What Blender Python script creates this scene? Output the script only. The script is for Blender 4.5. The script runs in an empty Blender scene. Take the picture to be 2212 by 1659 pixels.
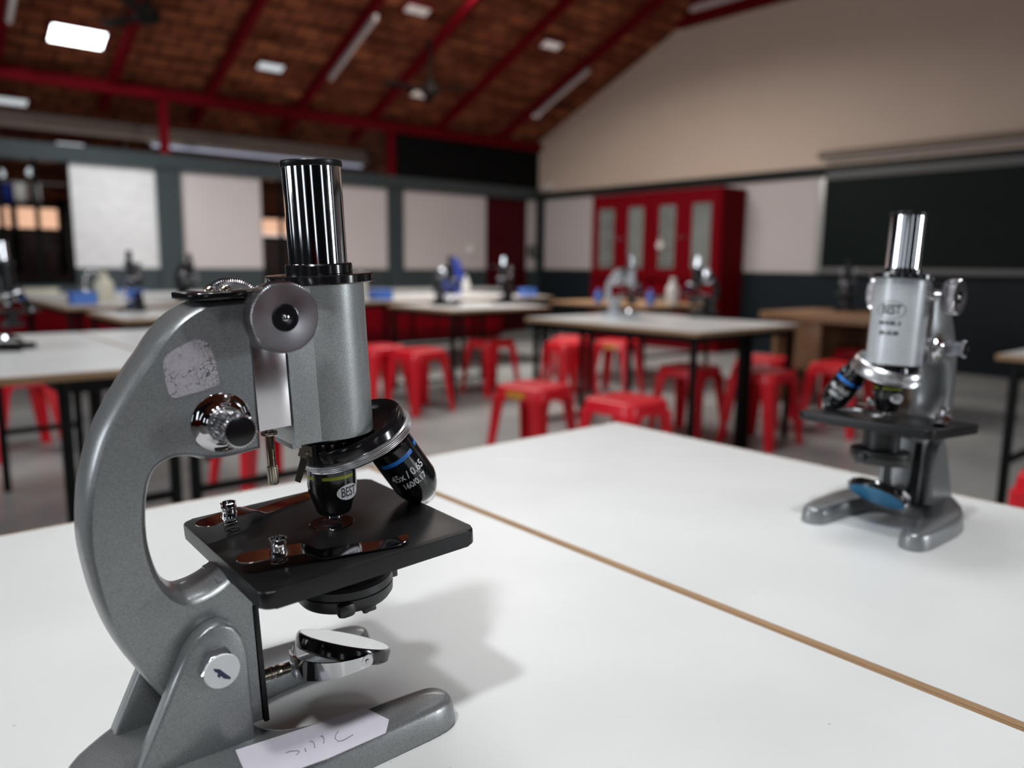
import bpy, bmesh, math, random
from mathutils import Vector, Matrix
random.seed(7)
SC = bpy.context.scene
COL = SC.collection
PI = math.pi
R = math.radians

# ------------------------------------------------------------------ camera, world, exposure
SC.view_settings.view_transform = 'Standard'
SC.view_settings.look = 'None'
SC.view_settings.gamma = 1.0
SC.view_settings.exposure = 0.0
SC.cycles.use_denoising = True
SC.cycles.max_bounces = 8
SC.cycles.sample_clamp_indirect = 6.0

def make_camera():
    yaw, pit, rol = R(40.528), R(8.771), R(-0.5633)
    fwd = Vector((math.sin(yaw) * math.cos(pit), math.cos(yaw) * math.cos(pit), -math.sin(pit)))
    right = Vector((math.cos(yaw), -math.sin(yaw), 0))
    down = fwd.cross(right)
    r2 = right * math.cos(rol) + down * math.sin(rol)
    d2 = -right * math.sin(rol) + down * math.cos(rol)
    cd = bpy.data.cameras.new('camera')
    cd.sensor_fit = 'HORIZONTAL'; cd.sensor_width = 36.0
    cd.lens = 36.0 * 1668.0 / 2212.0
    cd.clip_start = 0.02; cd.clip_end = 200
    cd.dof.use_dof = True
    cd.dof.focus_distance = 0.562
    cd.dof.aperture_fstop = 3.7
    cd.dof.aperture_blades = 0
    co = bpy.data.objects.new('camera', cd); COL.objects.link(co)
    m = Matrix((r2, -d2, -fwd)).transposed().to_4x4()
    m.translation = Vector((0, 0, 1.06))
    co.matrix_world = m
    SC.camera = co
make_camera()

W = bpy.data.worlds.new('world'); SC.world = W
W.use_nodes = True
W.node_tree.nodes['Background'].inputs[0].default_value = (0.86, 0.93, 1.0, 1)
W.node_tree.nodes['Background'].inputs[1].default_value = 1.6

def area(name, loc, target, sx, sy, power, color=(1, 1, 1), spread=180):
    ld = bpy.data.lights.new(name, 'AREA')
    ld.shape = 'RECTANGLE'; ld.size = sx; ld.size_y = sy; ld.energy = power; ld.color = color
    ld.spread = R(spread)
    o = bpy.data.objects.new(name, ld); COL.objects.link(o)
    o.location = loc
    d = Vector(target) - Vector(loc)
    o.rotation_euler = d.to_track_quat('-Z', 'Y').to_euler()
    return o
# unseen lamps under the roof, some added fill; daylight from windows out of view
area('unseen_overhead_lamp', (-1.13, -0.12, 3.67), (0.80, 0.74, 0.75), 0.22, 0.22, 6.0, (0.95, 0.985, 1.0), 60)
area('unseen_overhead_lamp', (-0.12, -0.14, 4.1), (0.80, 0.72, 0.75), 0.27, 0.27, 4.3, (0.95, 0.98, 1.0), 58)
area('unseen_overhead_lamp', (0.3, 5.9, 4.2), (2.45, 9.4, 1.75), 0.4, 0.4, 12.0, (0.95, 0.98, 1.0), 42)
area('unseen_overhead_lamp', (1.3, 2.7, 5.5), (1.4, 3.0, 0.0), 2.6, 1.6, 88, (0.94, 0.98, 1.0), 140)  # added soft fill from above; the roof has no glazing here
area('unseen_overhead_lamp', (5.0, 6.3, 3.95), (5.6, 6.2, 0.0), 2.4, 1.4, 165, (1.0, 0.95, 0.9), 150)  # added warm lamp under the roof to brighten the gable wall
area('window_daylight', (-3.9, 3.5, 1.9), (2.0, 4.5, 1.0), 2.4, 1.4, 68, (0.9, 0.95, 1.0), 120)
area('window_daylight', (4.25, -4.0, 1.7), (0.8, 0.5, 0.9), 0.5, 1.3, 42, (0.9, 0.95, 1.0), 130)

# ------------------------------------------------------------------ materials
def mat(name, col, rough=0.5, metal=0.0, var=0.0, scale=30.0, bump=0.0, spec=None, rvar=0.0, coat=0.0, emit=None, estr=0.0, trans=0.0):
    m = bpy.data.materials.new(name); m.use_nodes = True
    nt = m.node_tree; b = nt.nodes['Principled BSDF']
    c = (col[0], col[1], col[2], 1)
    b.inputs['Base Color'].default_value = c
    b.inputs['Roughness'].default_value = rough
    b.inputs['Metallic'].default_value = metal
    if spec is not None: b.inputs['Specular IOR Level'].default_value = spec
    if coat: b.inputs['Coat Weight'].default_value = coat; b.inputs['Coat Roughness'].default_value = 0.08
    if trans: b.inputs['Transmission Weight'].default_value = trans
    if emit:
        b.inputs['Emission Color'].default_value = (*emit, 1); b.inputs['Emission Strength'].default_value = estr
    if var or bump or rvar:
        tc = nt.nodes.new('ShaderNodeTexCoord'); nz = nt.nodes.new('ShaderNodeTexNoise')
        nz.inputs['Scale'].default_value = scale; nz.inputs['Detail'].default_value = 5
        nt.links.new(tc.outputs['Object'], nz.inputs['Vector'])
        if var:
            mx = nt.nodes.new('ShaderNodeMix'); mx.data_type = 'RGBA'
            mx.inputs[6].default_value = tuple(max(0, x * (1 - var)) for x in col) + (1,)
            mx.inputs[7].default_value = tuple(min(1, x * (1 + var)) for x in col) + (1,)
            nt.links.new(nz.outputs['Fac'], mx.inputs[0]); nt.links.new(mx.outputs[2], b.inputs['Base Color'])
        if rvar:
            mr = nt.nodes.new('ShaderNodeMapRange')
            mr.inputs['To Min'].default_value = max(0.02, rough - rvar); mr.inputs['To Max'].default_value = rough + rvar
            nt.links.new(nz.outputs['Fac'], mr.inputs['Value']); nt.links.new(mr.outputs['Result'], b.inputs['Roughness'])
        if bump:
            bp = nt.nodes.new('ShaderNodeBump'); bp.inputs['Strength'].default_value = bump; bp.inputs['Distance'].default_value = 0.002
            nt.links.new(nz.outputs['Fac'], bp.inputs['Height']); nt.links.new(bp.outputs['Normal'], b.inputs['Normal'])
    return m

def node(nt, t, **kw):
    n = nt.nodes.new(t)
    for k, v in kw.items():
        setattr(n, k, v)
    return n

def hammer_paint(name, col, metal=0.55, rough=0.36):
    """silver enamel with fine metal flake"""
    m = mat(name, col, rough, metal, coat=0.35)
    nt = m.node_tree; b = nt.nodes['Principled BSDF']
    tc = node(nt, 'ShaderNodeTexCoord')
    vo = node(nt, 'ShaderNodeTexVoronoi'); vo.inputs['Scale'].default_value = 1700
    nt.links.new(tc.outputs['Object'], vo.inputs['Vector'])
    mr = node(nt, 'ShaderNodeMapRange'); mr.inputs['From Max'].default_value = 1.0
    mr.inputs['To Min'].default_value = 0.82; mr.inputs['To Max'].default_value = 1.2
    sep = node(nt, 'ShaderNodeSeparateColor'); nt.links.new(vo.outputs['Color'], sep.inputs[0])
    nt.links.new(sep.outputs[0], mr.inputs['Value'])
    nz = node(nt, 'ShaderNodeTexNoise'); nz.inputs['Scale'].default_value = 40; nz.inputs['Detail'].default_value = 6
    nt.links.new(tc.outputs['Object'], nz.inputs['Vector'])
    mr2 = node(nt, 'ShaderNodeMapRange'); mr2.inputs['To Min'].default_value = 0.94; mr2.inputs['To Max'].default_value = 1.06
    nt.links.new(nz.outputs['Fac'], mr2.inputs['Value'])
    mu = node(nt, 'ShaderNodeMath', operation='MULTIPLY'); nt.links.new(mr.outputs[0], mu.inputs[0]); nt.links.new(mr2.outputs[0], mu.inputs[1])
    hv = node(nt, 'ShaderNodeMix', data_type='RGBA', blend_type='MULTIPLY'); hv.inputs[0].default_value = 1
    hv.inputs[6].default_value = (*col, 1); nt.links.new(mu.outputs[0], hv.inputs[7])
    nt.links.new(hv.outputs[2], b.inputs['Base Color'])
    bp = node(nt, 'ShaderNodeBump'); bp.inputs['Strength'].default_value = 0.03; bp.inputs['Distance'].default_value = 0.0005
    nt.links.new(sep.outputs[1], bp.inputs['Height']); nt.links.new(bp.outputs['Normal'], b.inputs['Normal'])
    return m

M = {}
M['grey'] = hammer_paint('silver_grey_enamel', (0.24, 0.25, 0.255))
M['tubegrey'] = hammer_paint('silver_grey_tube_enamel', (0.40, 0.42, 0.42), 0.4)
M['silver'] = hammer_paint('pale_silver_enamel', (0.5, 0.525, 0.55), 0.2, 0.4)
M['chrome'] = mat('chrome', (0.78, 0.78, 0.8), 0.07, 1.0, rvar=0.03, scale=120)
M['brushed'] = mat('turned_chrome', (0.66, 0.64, 0.66), 0.2, 1.0, rvar=0.05, scale=60)
M['knurl'] = mat('knurled_chrome', (0.74, 0.74, 0.76), 0.16, 1.0)
M['ringmetal'] = mat('ridged_chrome', (0.82, 0.82, 0.84), 0.3, 1.0)
M['nickel'] = mat('nickel_brass', (0.45, 0.4, 0.33), 0.22, 1.0)
M['blackgloss'] = mat('black_gloss_enamel', (0.008, 0.008, 0.009), 0.14, 0, rvar=0.04, scale=90, spec=0.6)
M['blacksatin'] = mat('black_satin_enamel', (0.007, 0.007, 0.0075), 0.32, 0, var=0.3, scale=30, rvar=0.06, spec=0.32)
M['blackplastic'] = mat('black_plastic', (0.012, 0.012, 0.013), 0.4)
M['white_mark'] = mat('white_print', (0.85, 0.86, 0.88), 0.5)
M['blue_mark'] = mat('blue_ring_paint', (0.02, 0.22, 0.75), 0.35)
M['yellow_mark'] = mat('olive_ring_paint', (0.3, 0.32, 0.01), 0.35)
M['navy'] = mat('dark_blue_ink', (0.02, 0.02, 0.07), 0.5)
M['ink'] = mat('pen_ink', (0.05, 0.05, 0.08), 0.6)
M['emblem'] = mat('black_print', (0.03, 0.035, 0.04), 0.5)
M['paper'] = mat('paper_label', (0.68, 0.65, 0.72), 0.7, var=0.05, scale=60)
M['whiteface'] = mat('white_painted_face', (0.78, 0.8, 0.8), 0.35, var=0.04, scale=120)
M['mirrorwhite'] = mat('plane_mirror', (0.85, 0.87, 0.87), 0.12, 0.9)
M['bluemirror'] = mat('blue_mirror_face', (0.03, 0.25, 0.5), 0.2, 0.3)
M['lens'] = mat('lens_glass', (0.05, 0.06, 0.08), 0.04, 0.3)

def sticker_mat():
    m = mat('scratched_foil_label', (0.42, 0.4, 0.42), 0.4, 0.25)
    nt = m.node_tree; b = nt.nodes['Principled BSDF']
    tc = node(nt, 'ShaderNodeTexCoord')
    nz = node(nt, 'ShaderNodeTexNoise'); nz.inputs['Scale'].default_value = 90; nz.inputs['Detail'].default_value = 3
    nt.links.new(tc.outputs['Object'], nz.inputs['Vector'])
    mixv = node(nt, 'ShaderNodeMix', data_type='RGBA'); mixv.inputs[0].default_value = 0.03
    nt.links.new(tc.outputs['Object'], mixv.inputs[6]); nt.links.new(nz.outputs['Color'], mixv.inputs[7])
    vo = node(nt, 'ShaderNodeTexVoronoi', feature='DISTANCE_TO_EDGE'); vo.inputs['Scale'].default_value = 190
    nt.links.new(mixv.outputs[2], vo.inputs['Vector'])
    nz2 = node(nt, 'ShaderNodeTexNoise'); nz2.inputs['Scale'].default_value = 45
    nt.links.new(tc.outputs['Object'], nz2.inputs['Vector'])
    th = node(nt, 'ShaderNodeMapRange'); th.inputs['From Min'].default_value = 0.33; th.inputs['From Max'].default_value = 0.6
    th.inputs['To Min'].default_value = 0.0; th.inputs['To Max'].default_value = 0.055
    nt.links.new(nz2.outputs['Fac'], th.inputs['Value'])
    lt = node(nt, 'ShaderNodeMath', operation='LESS_THAN')
    nt.links.new(vo.outputs['Distance'], lt.inputs[0]); nt.links.new(th.outputs[0], lt.inputs[1])
    mx = node(nt, 'ShaderNodeMix', data_type='RGBA')
    mx.inputs[6].default_value = (0.47, 0.44, 0.48, 1); mx.inputs[7].default_value = (0.12, 0.12, 0.11, 1)
    nt.links.new(lt.outputs[0], mx.inputs[0]); nt.links.new(mx.outputs[2], b.inputs['Base Color'])
    return m
M['sticker'] = sticker_mat()

# room
def laminate_mat():
    m = mat('white_laminate', (0.74, 0.74, 0.73), 0.33, spec=0.4)
    nt = m.node_tree; b = nt.nodes['Principled BSDF']
    tc = node(nt, 'ShaderNodeTexCoord')
    n1 = node(nt, 'ShaderNodeTexNoise'); n1.inputs['Scale'].default_value = 5; n1.inputs['Detail'].default_value = 6
    n2 = node(nt, 'ShaderNodeTexVoronoi'); n2.inputs['Scale'].default_value = 26
    nt.links.new(tc.outputs['Object'], n1.inputs['Vector']); nt.links.new(tc.outputs['Object'], n2.inputs['Vector'])
    mr = node(nt, 'ShaderNodeMapRange'); mr.inputs['From Min'].default_value = 0.35; mr.inputs['From Max'].default_value = 0.7
    nt.links.new(n1.outputs['Fac'], mr.inputs['Value'])
    mx = node(nt, 'ShaderNodeMix', data_type='RGBA')
    mx.inputs[6].default_value = (0.71, 0.71, 0.7, 1); mx.inputs[7].default_value = (0.77, 0.77, 0.76, 1)
    nt.links.new(mr.outputs[0], mx.inputs[0])
    lt = node(nt, 'ShaderNodeMath', operation='LESS_THAN'); lt.inputs[1].default_value = 0.028
    nt.links.new(n2.outputs['Distance'], lt.inputs[0])
    mu = node(nt, 'ShaderNodeMath', operation='MULTIPLY'); mu.inputs[1].default_value = 0.5
    nt.links.new(lt.outputs[0], mu.inputs[0])
    m2 = node(nt, 'ShaderNodeMix', data_type='RGBA'); m2.inputs[7].default_value = (0.3, 0.3, 0.29, 1)
    nt.links.new(mu.outputs[0], m2.inputs[0]); nt.links.new(mx.outputs[2], m2.inputs[6])
    nt.links.new(m2.outputs[2], b.inputs['Base Color'])
    return m
M['laminate'] = laminate_mat()

def wood_mat(name, c0, c1, sc=1.0):
    m = mat(name, c0, 0.5)
    nt = m.node_tree; b = nt.nodes['Principled BSDF']
    tc = node(nt, 'ShaderNodeTexCoord'); mp = node(nt, 'ShaderNodeMapping'); mp.inputs['Scale'].default_value = (2 * sc, 2 * sc, 30 * sc)
    nz = node(nt, 'ShaderNodeTexNoise'); nz.inputs['Scale'].default_value = 6; nz.inputs['Detail'].default_value = 8
    nt.links.new(tc.outputs['Object'], mp.inputs['Vector']); nt.links.new(mp.outputs['Vector'], nz.inputs['Vector'])
    mx = node(nt, 'ShaderNodeMix', data_type='RGBA'); mx.inputs[6].default_value = (*c0, 1); mx.inputs[7].default_value = (*c1, 1)
    nt.links.new(nz.outputs['Fac'], mx.inputs[0]); nt.links.new(mx.outputs[2], b.inputs['Base Color'])
    return m
M['edge'] = wood_mat('wooden_lipping', (0.27, 0.155, 0.075), (0.42, 0.26, 0.135))
M['plywood'] = wood_mat('brown_plywood', (0.23, 0.12, 0.06), (0.33, 0.18, 0.09))
M['blacksteel'] = mat('black_steel', (0.005, 0.005, 0.005), 0.5, spec=0.12)
M['red'] = mat('red_plastic', (0.78, 0.012, 0.026), 0.34, var=0.08, scale=6)
M['stoollabel'] = mat('yellow_label', (0.75, 0.4, 0.03), 0.5)
M['redpaint'] = mat('red_gloss_paint', (0.14, 0.0025, 0.006), 0.6, var=0.1, scale=3, spec=0.03)
M['redsteel'] = mat('red_oxide_steel', (0.125, 0.003, 0.007), 0.6, var=0.15, scale=4, spec=0.04)
M['maroon'] = mat('maroon_door_paint', (0.05, 0.002, 0.004), 0.45, spec=0.12)
M['teal'] = mat('grey_green_paint', (0.034, 0.046, 0.049), 0.36, var=0.1, scale=3)
M['dado'] = mat('dark_teal_dado', (0.012, 0.017, 0.021), 0.5, var=0.1, scale=2, spec=0.15)
M['bandgreen'] = mat('dark_green_band', (0.012, 0.014, 0.013), 0.5, spec=0.15)
M['cream'] = mat('cream_wall_paint', (0.6, 0.47, 0.38), 0.6, var=0.06, scale=1.4, bump=0.05)
M['panel'] = mat('whitewashed_panel', (0.52, 0.465, 0.455), 0.6, var=0.05, scale=2)
M['brickpanel'] = mat('whitewashed_brick', (0.74, 0.72, 0.71), 0.6)
M['board'] = mat('green_chalkboard', (0.006, 0.011, 0.009), 0.5, var=0.3, scale=2, spec=0.1)
M['boardframe'] = mat('aluminium_board_frame', (0.4, 0.39, 0.38), 0.4, 0.3)
M['darkframe'] = mat('dark_grey_rail', (0.15, 0.15, 0.15), 0.5, spec=0.2)
M['screencase'] = mat('screen_casing', (0.2, 0.155, 0.115), 0.5)
M['black'] = mat('black_shutter', (0.005, 0.005, 0.005), 0.6, spec=0.06)
M['whiteplastic'] = mat('white_plastic', (0.72, 0.7, 0.66), 0.4)
M['cream_plastic'] = mat('cream_plastic', (0.72, 0.69, 0.56), 0.4)
M['bluebox'] = mat('blue_plastic', (0.08, 0.2, 0.62), 0.4)
M['deepblue'] = mat('deep_blue_cloth', (0.008, 0.03, 0.25), 0.7)
M['fanblack'] = mat('fan_dark_brown', (0.010, 0.008, 0.007), 0.6, spec=0.1)
M['tubewhite'] = mat('unlit_tube', (0.62, 0.52, 0.5), 0.4)
M['fitting'] = mat('tin_fitting', (0.3, 0.29, 0.28), 0.4, 0.4)
M['glass'] = mat('cabinet_glass', (0.75, 0.8, 0.77), 0.05, 0.0, trans=0.85)
M['shelfgoods'] = mat('stacked_papers', (0.36, 0.35, 0.29), 0.7, var=0.5, scale=9)
M['tile_lit'] = mat('glass_roof_tile_bright', (0.8, 0.85, 0.85), 0.3, emit=(0.9, 0.98, 1.0), estr=9.0)
M['tile_dim'] = mat('glass_roof_tile', (0.25, 0.23, 0.22), 0.4, emit=(1.0, 0.84, 0.78), estr=0.33)
M['tile_mid'] = mat('glass_roof_tile_pale', (0.25, 0.25, 0.25), 0.4, emit=(0.88, 0.95, 1.0), estr=0.6)
M['glow'] = mat('sunlit_brick_glow', (0.5, 0.3, 0.2), 0.5, emit=(1.0, 0.58, 0.38), estr=0.85)  # emission stands in for sun on brick
M['glowpale'] = mat('pale_daylight_opening', (0.6, 0.6, 0.6), 0.5, emit=(0.8, 0.75, 0.8), estr=0.35)
M['glowblue'] = mat('lamp_tube_lit', (0.6, 0.6, 0.7), 0.5, emit=(0.7, 0.75, 1.0), estr=0.35)
M['beige'] = mat('beige_painted_beam', (0.36, 0.27, 0.22), 0.6)
M['darkbrick'] = mat('dark_brown_brick', (0.05, 0.026, 0.02), 0.7, var=0.4, scale=5)

def brickwhite():
    m = M['brickpanel']; nt = m.node_tree; b = nt.nodes['Principled BSDF']
    tc = node(nt, 'ShaderNodeTexCoord'); mp = node(nt, 'ShaderNodeMapping'); mp.inputs['Rotation'].default_value = (R(90), 0, 0)
    br = node(nt, 'ShaderNodeTexBrick'); br.inputs['Scale'].default_value = 4.4; br.inputs['Mortar Size'].default_value = 0.01
    br.inputs['Color1'].default_value = (0.68, 0.66, 0.655, 1); br.inputs['Color2'].default_value = (0.61, 0.595, 0.59, 1); br.inputs['Mortar'].default_value = (0.55, 0.53, 0.53, 1)
    nt.links.new(tc.outputs['Object'], mp.inputs['Vector']); nt.links.new(mp.outputs['Vector'], br.inputs['Vector'])
    nt.links.new(br.outputs['Color'], b.inputs['Base Color'])
brickwhite()

def roof_mat():
    m = mat('clay_roof_tiles', (0.2, 0.07, 0.04), 0.8, spec=0.1)
    nt = m.node_tree; b = nt.nodes['Principled BSDF']
    tc = node(nt, 'ShaderNodeTexCoord')
    br = node(nt, 'ShaderNodeTexBrick'); br.inputs['Scale'].default_value = 1.0
    br.inputs['Brick Width'].default_value = 0.3; br.inputs['Row Height'].default_value = 0.19
    br.inputs['Mortar Size'].default_value = 0.025; br.inputs['Mortar Smooth'].default_value = 0.6
    br.inputs['Color1'].default_value = (0.27, 0.085, 0.035, 1); br.inputs['Color2'].default_value = (0.16, 0.04, 0.018, 1); br.inputs['Mortar'].default_value = (0.075, 0.022, 0.014, 1)
    nt.links.new(tc.outputs['Object'], br.inputs['Vector'])
    mp = node(nt, 'ShaderNodeMapping'); mp.inputs['Scale'].default_value = (0.7, 3.4, 1)
    nz = node(nt, 'ShaderNodeTexNoise'); nz.inputs['Scale'].default_value = 1.7; nz.inputs['Detail'].default_value = 6
    nt.links.new(tc.outputs['Object'], mp.inputs['Vector']); nt.links.new(mp.outputs['Vector'], nz.inputs['Vector'])
    mr = node(nt, 'ShaderNodeMapRange'); mr.inputs['From Min'].default_value = 0.3; mr.inputs['From Max'].default_value = 0.75
    mr.inputs['To Min'].default_value = 0.35; mr.inputs['To Max'].default_value = 1.8
    nt.links.new(nz.outputs['Fac'], mr.inputs['Value'])
    mx = node(nt, 'ShaderNodeMix', data_type='RGBA', blend_type='MULTIPLY'); mx.inputs[0].default_value = 1
    nt.links.new(br.outputs['Color'], mx.inputs[6]); nt.links.new(mr.outputs[0], mx.inputs[7])
    nt.links.new(mx.outputs[2], b.inputs['Base Color'])
    return m
M['roof'] = roof_mat()

def floor_mat():
    m = mat('grey_concrete_floor', (0.33, 0.33, 0.31), 0.35)
    nt = m.node_tree; b = nt.nodes['Principled BSDF']
    tc = node(nt, 'ShaderNodeTexCoord')
    n1 = node(nt, 'ShaderNodeTexNoise'); n1.inputs['Scale'].default_value = 1.3; n1.inputs['Detail'].default_value = 8; n1.inputs['Roughness'].default_value = 0.6
    nt.links.new(tc.outputs['Object'], n1.inputs['Vector'])
    cr = node(nt, 'ShaderNodeValToRGB')
    cr.color_ramp.elements[0].position = 0.3; cr.color_ramp.elements[0].color = (0.23, 0.245, 0.25, 1)
    cr.color_ramp.elements[1].position = 0.72; cr.color_ramp.elements[1].color = (0.46, 0.46, 0.435, 1)
    nt.links.new(n1.outputs['Fac'], cr.inputs[0]); nt.links.new(cr.outputs[0], b.inputs['Base Color'])
    return m
M['floor'] = floor_mat()

# ------------------------------------------------------------------ mesh helpers
def bm_fix(t, fs):
    for f in fs: f.normal_update()
    bmesh.ops.triangulate(t, faces=fs)

class MB:
    """collects shapes into one bmesh"""
    def __init__(self): self.bm = bmesh.new()
    def poly(self, verts, faces, T=None):
        vs = [self.bm.verts.new(T @ Vector(v) if T else Vector(v)) for v in verts]
        for f in faces:
            try: self.bm.faces.new([vs[i] for i in f])
            except ValueError: pass
        return self
    def box(self, x0, x1, y0, y1, z0, z1, T=None, bevel=0.0, seg=2):
        if bevel:
            t = bmesh.new()
            vs = [t.verts.new(v) for v in [(x0, y0, z0), (x1, y0, z0), (x1, y1, z0), (x0, y1, z0), (x0, y0, z1), (x1, y0, z1), (x1, y1, z1), (x0, y1, z1)]]
            for f in ((3, 2, 1, 0), (4, 5, 6, 7), (0, 1, 5, 4), (1, 2, 6, 5), (2, 3, 7, 6), (3, 0, 4, 7)): t.faces.new([vs[i] for i in f])
            bmesh.ops.bevel(t, geom=list(t.edges), offset=bevel, segments=seg, profile=0.5, affect='EDGES')
            self.merge(t, T)
            return self
        return self.poly([(x0, y0, z0), (x1, y0, z0), (x1, y1, z0), (x0, y1, z0), (x0, y0, z1), (x1, y0, z1), (x1, y1, z1), (x0, y1, z1)],
                         [(3, 2, 1, 0), (4, 5, 6, 7), (0, 1, 5, 4), (1, 2, 6, 5), (2, 3, 7, 6), (3, 0, 4, 7)], T)
    def merge(self, t, T=None):
        t.verts.index_update()
        mp = [self.bm.verts.new(T @ v.co if T else v.co) for v in t.verts]
        for f in t.faces:
            try: self.bm.faces.new([mp[v.index] for v in f.verts])
            except ValueError: pass
        t.free()
    def lathe(self, prof, n=48, T=None, a0=0.0, a1=2 * PI, knurl=None):
        """prof: list of (r, z); closed around z; knurl=(r_min, amount, teeth) roughens radii >= r_min"""
        full = abs(a1 - a0 - 2 * PI) < 1e-6
        cnt = n if full else n + 1
        rings = []
        for r, z in prof:
            if r < 1e-7:
                v = self.bm.verts.new(T @ Vector((0, 0, z)) if T else Vector((0, 0, z))); rings.append([v]); continue
            ring = []
            for i in range(cnt):
                a = a0 + (a1 - a0) * i / n
                rr = r
                if knurl and r >= knurl[0]: rr = r - (knurl[1] if i % 2 else 0)
                p = Vector((rr * math.cos(a), rr * math.sin(a), z))
                ring.append(self.bm.verts.new(T @ p if T else p))
            rings.append(ring)
        for A, Bq in zip(rings, rings[1:]):
            m = n if full else n
            for i in range(m):
                j = (i + 1) % cnt
                q = []
                for v in ((A[0],) if len(A) == 1 else (A[i], A[j])): q.append(v)
                for v in ((Bq[0],) if len(Bq) == 1 else (Bq[j], Bq[i])): q.append(v)
                if len(q) >= 3:
                    try: self.bm.faces.new(q)
                    except ValueError: pass
        return self
    def prism(self, pts, z0, z1, T=None, bevel=0.0, seg=3):
        """pts: CCW outline in xy extruded from z0 to z1"""
        t = bmesh.new()
        lo = [t.verts.new((x, y, z0)) for x, y in pts]; hi = [t.verts.new((x, y, z1)) for x, y in pts]
        n = len(pts)
        t.faces.new(lo[::-1]); t.faces.new(hi)
        for i in range(n): t.faces.new((lo[i], lo[(i + 1) % n], hi[(i + 1) % n], hi[i]))
        if bevel:
            es = [e for e in t.edges if abs(e.verts[0].co.z - e.verts[1].co.z) < 1e-9]
            bmesh.ops.bevel(t, geom=es, offset=bevel, segments=seg, profile=0.5, affect='EDGES')
        fs = [f for f in t.faces if len(f.verts) > 4]
        bm_fix(t, fs)
        self.merge(t, T)
        return self
    def tube(self, path, r, n=12, T=None, caps=True, flat=1.0):
        path = [Vector(p) for p in path]
        rad = r if isinstance(r, (list, tuple)) else [r] * len(path)
        rings = []; up = None
        for i, p in enumerate(path):
            d = (path[min(i + 1, len(path) - 1)] - path[max(i - 1, 0)]).normalized()
            if up is None:
                up = Vector((0, 0, 1)) if abs(d.z) < 0.9 else Vector((1, 0, 0))
            u = d.cross(up).normalized(); v = u.cross(d).normalized(); up = v
            ring = []
            for k in range(n):
                a = 2 * PI * k / n
                q = p + u * (rad[i] * math.cos(a)) + v * (rad[i] * flat * math.sin(a))
                ring.append(self.bm.verts.new(T @ q if T else q))
            rings.append(ring)
        for A, B in zip(rings, rings[1:]):
            for k in range(n): self.bm.faces.new((A[k], A[(k + 1) % n], B[(k + 1) % n], B[k]))
        if caps:
            self.bm.faces.new(rings[0][::-1]); self.bm.faces.new(rings[-1])
        return self
    def ribbon(self, pts, widths, thick, T=None):
        """pts: centreline in 3D (x along, z up), y width"""
        sec = []
        for (x, y, z), w in zip(pts, widths):
            sec.append([(x, y - w / 2, z), (x, y + w / 2, z), (x, y + w / 2, z + thick), (x, y - w / 2, z + thick)])
        vs = [[self.bm.verts.new(T @ Vector(c) if T else Vector(c)) for c in s] for s in sec]
        for A, B in zip(vs, vs[1:]):
            for k in range(4): self.bm.faces.new((A[k], A[(k + 1) % 4], B[(k + 1) % 4], B[k]))
        self.bm.faces.new(vs[0][::-1]); self.bm.faces.new(vs[-1])
        return self
    def build(self, name, m, parent=None, smooth=40):
        bm = self.bm
        bmesh.ops.recalc_face_normals(bm, faces=list(bm.faces))
        me = bpy.data.meshes.new(name); bm.to_mesh(me); bm.free()
        me.materials.append(m)
        if smooth:
            for p in me.polygons: p.use_smooth = True
            me.set_sharp_from_angle(angle=R(smooth))
        o = bpy.data.objects.new(name, me); COL.objects.link(o)
        if parent: o.parent = parent
        return o

def empty(name, loc, rz=0.0):
    o = bpy.data.objects.new(name, None); COL.objects.link(o)
    o.empty_display_size = 0.05; o.location = loc; o.rotation_euler = (0, 0, rz)
    return o
def tag(o, label, cat, group=None):
    o['label'] = label; o['category'] = cat
    if group: o['group'] = group
    return o
def struct(o, label=None):
    o['kind'] = 'structure'
    if label: o['label'] = label
    return o
def copy_tree(o, parent=None):
    c = o.copy(); COL.objects.link(c)
    if parent: c.parent = parent
    for ch in list(o.children): copy_tree(ch, c)
    return c
def tree(o):
    out = [o]
    for c in o.children: out += tree(c)
    return out

def text_bm(s, size, extr=0.0001, squeeze=1.0, bold=0.0):
    cu = bpy.data.curves.new('lettering', 'FONT'); cu.body = s; cu.size = size; cu.extrude = extr
    cu.align_x = 'CENTER'; cu.align_y = 'CENTER'; cu.offset = bold
    ob = bpy.data.objects.new('lettering', cu); COL.objects.link(ob)
    dg = bpy.context.evaluated_depsgraph_get()
    me = bpy.data.meshes.new_from_object(ob.evaluated_get(dg))
    bm = bmesh.new(); bm.from_mesh(me)
    bpy.data.objects.remove(ob); bpy.data.curves.remove(cu); bpy.data.meshes.remove(me)
    for v in bm.verts: v.co.x *= squeeze
    return bm
def wrap(bm, r, a0, z0, lift=0.00012):
    """bend a flat shape round a cylinder of radius r about local z"""
    bmesh.ops.triangulate(bm, faces=list(bm.faces))
    bmesh.ops.subdivide_edges(bm, edges=[e for e in bm.edges if abs(e.verts[0].co.x - e.verts[1].co.x) > r * 0.2], cuts=2)
    for v in bm.verts:
        a = a0 + v.co.x / r; rr = r + lift + v.co.z
        v.co = Vector((rr * math.cos(a), rr * math.sin(a), z0 + v.co.y))
    return bm
def disc_bm(rx, ry, n=40, th=0.00005):
    bm = bmesh.new()
    nr = 6
    rings = [[bm.verts.new((rx * k / nr * math.cos(2 * PI * i / n), ry * k / nr * math.sin(2 * PI * i / n), th)) for i in range(n)] for k in range(1, nr + 1)]
    c = bm.verts.new((0, 0, th))
    for i in range(n): bm.faces.new((c, rings[0][i], rings[0][(i + 1) % n]))
    for A, B in zip(rings, rings[1:]):
        for i in range(n): bm.faces.new((A[i], B[i], B[(i + 1) % n], A[(i + 1) % n]))
    return bm
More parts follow.
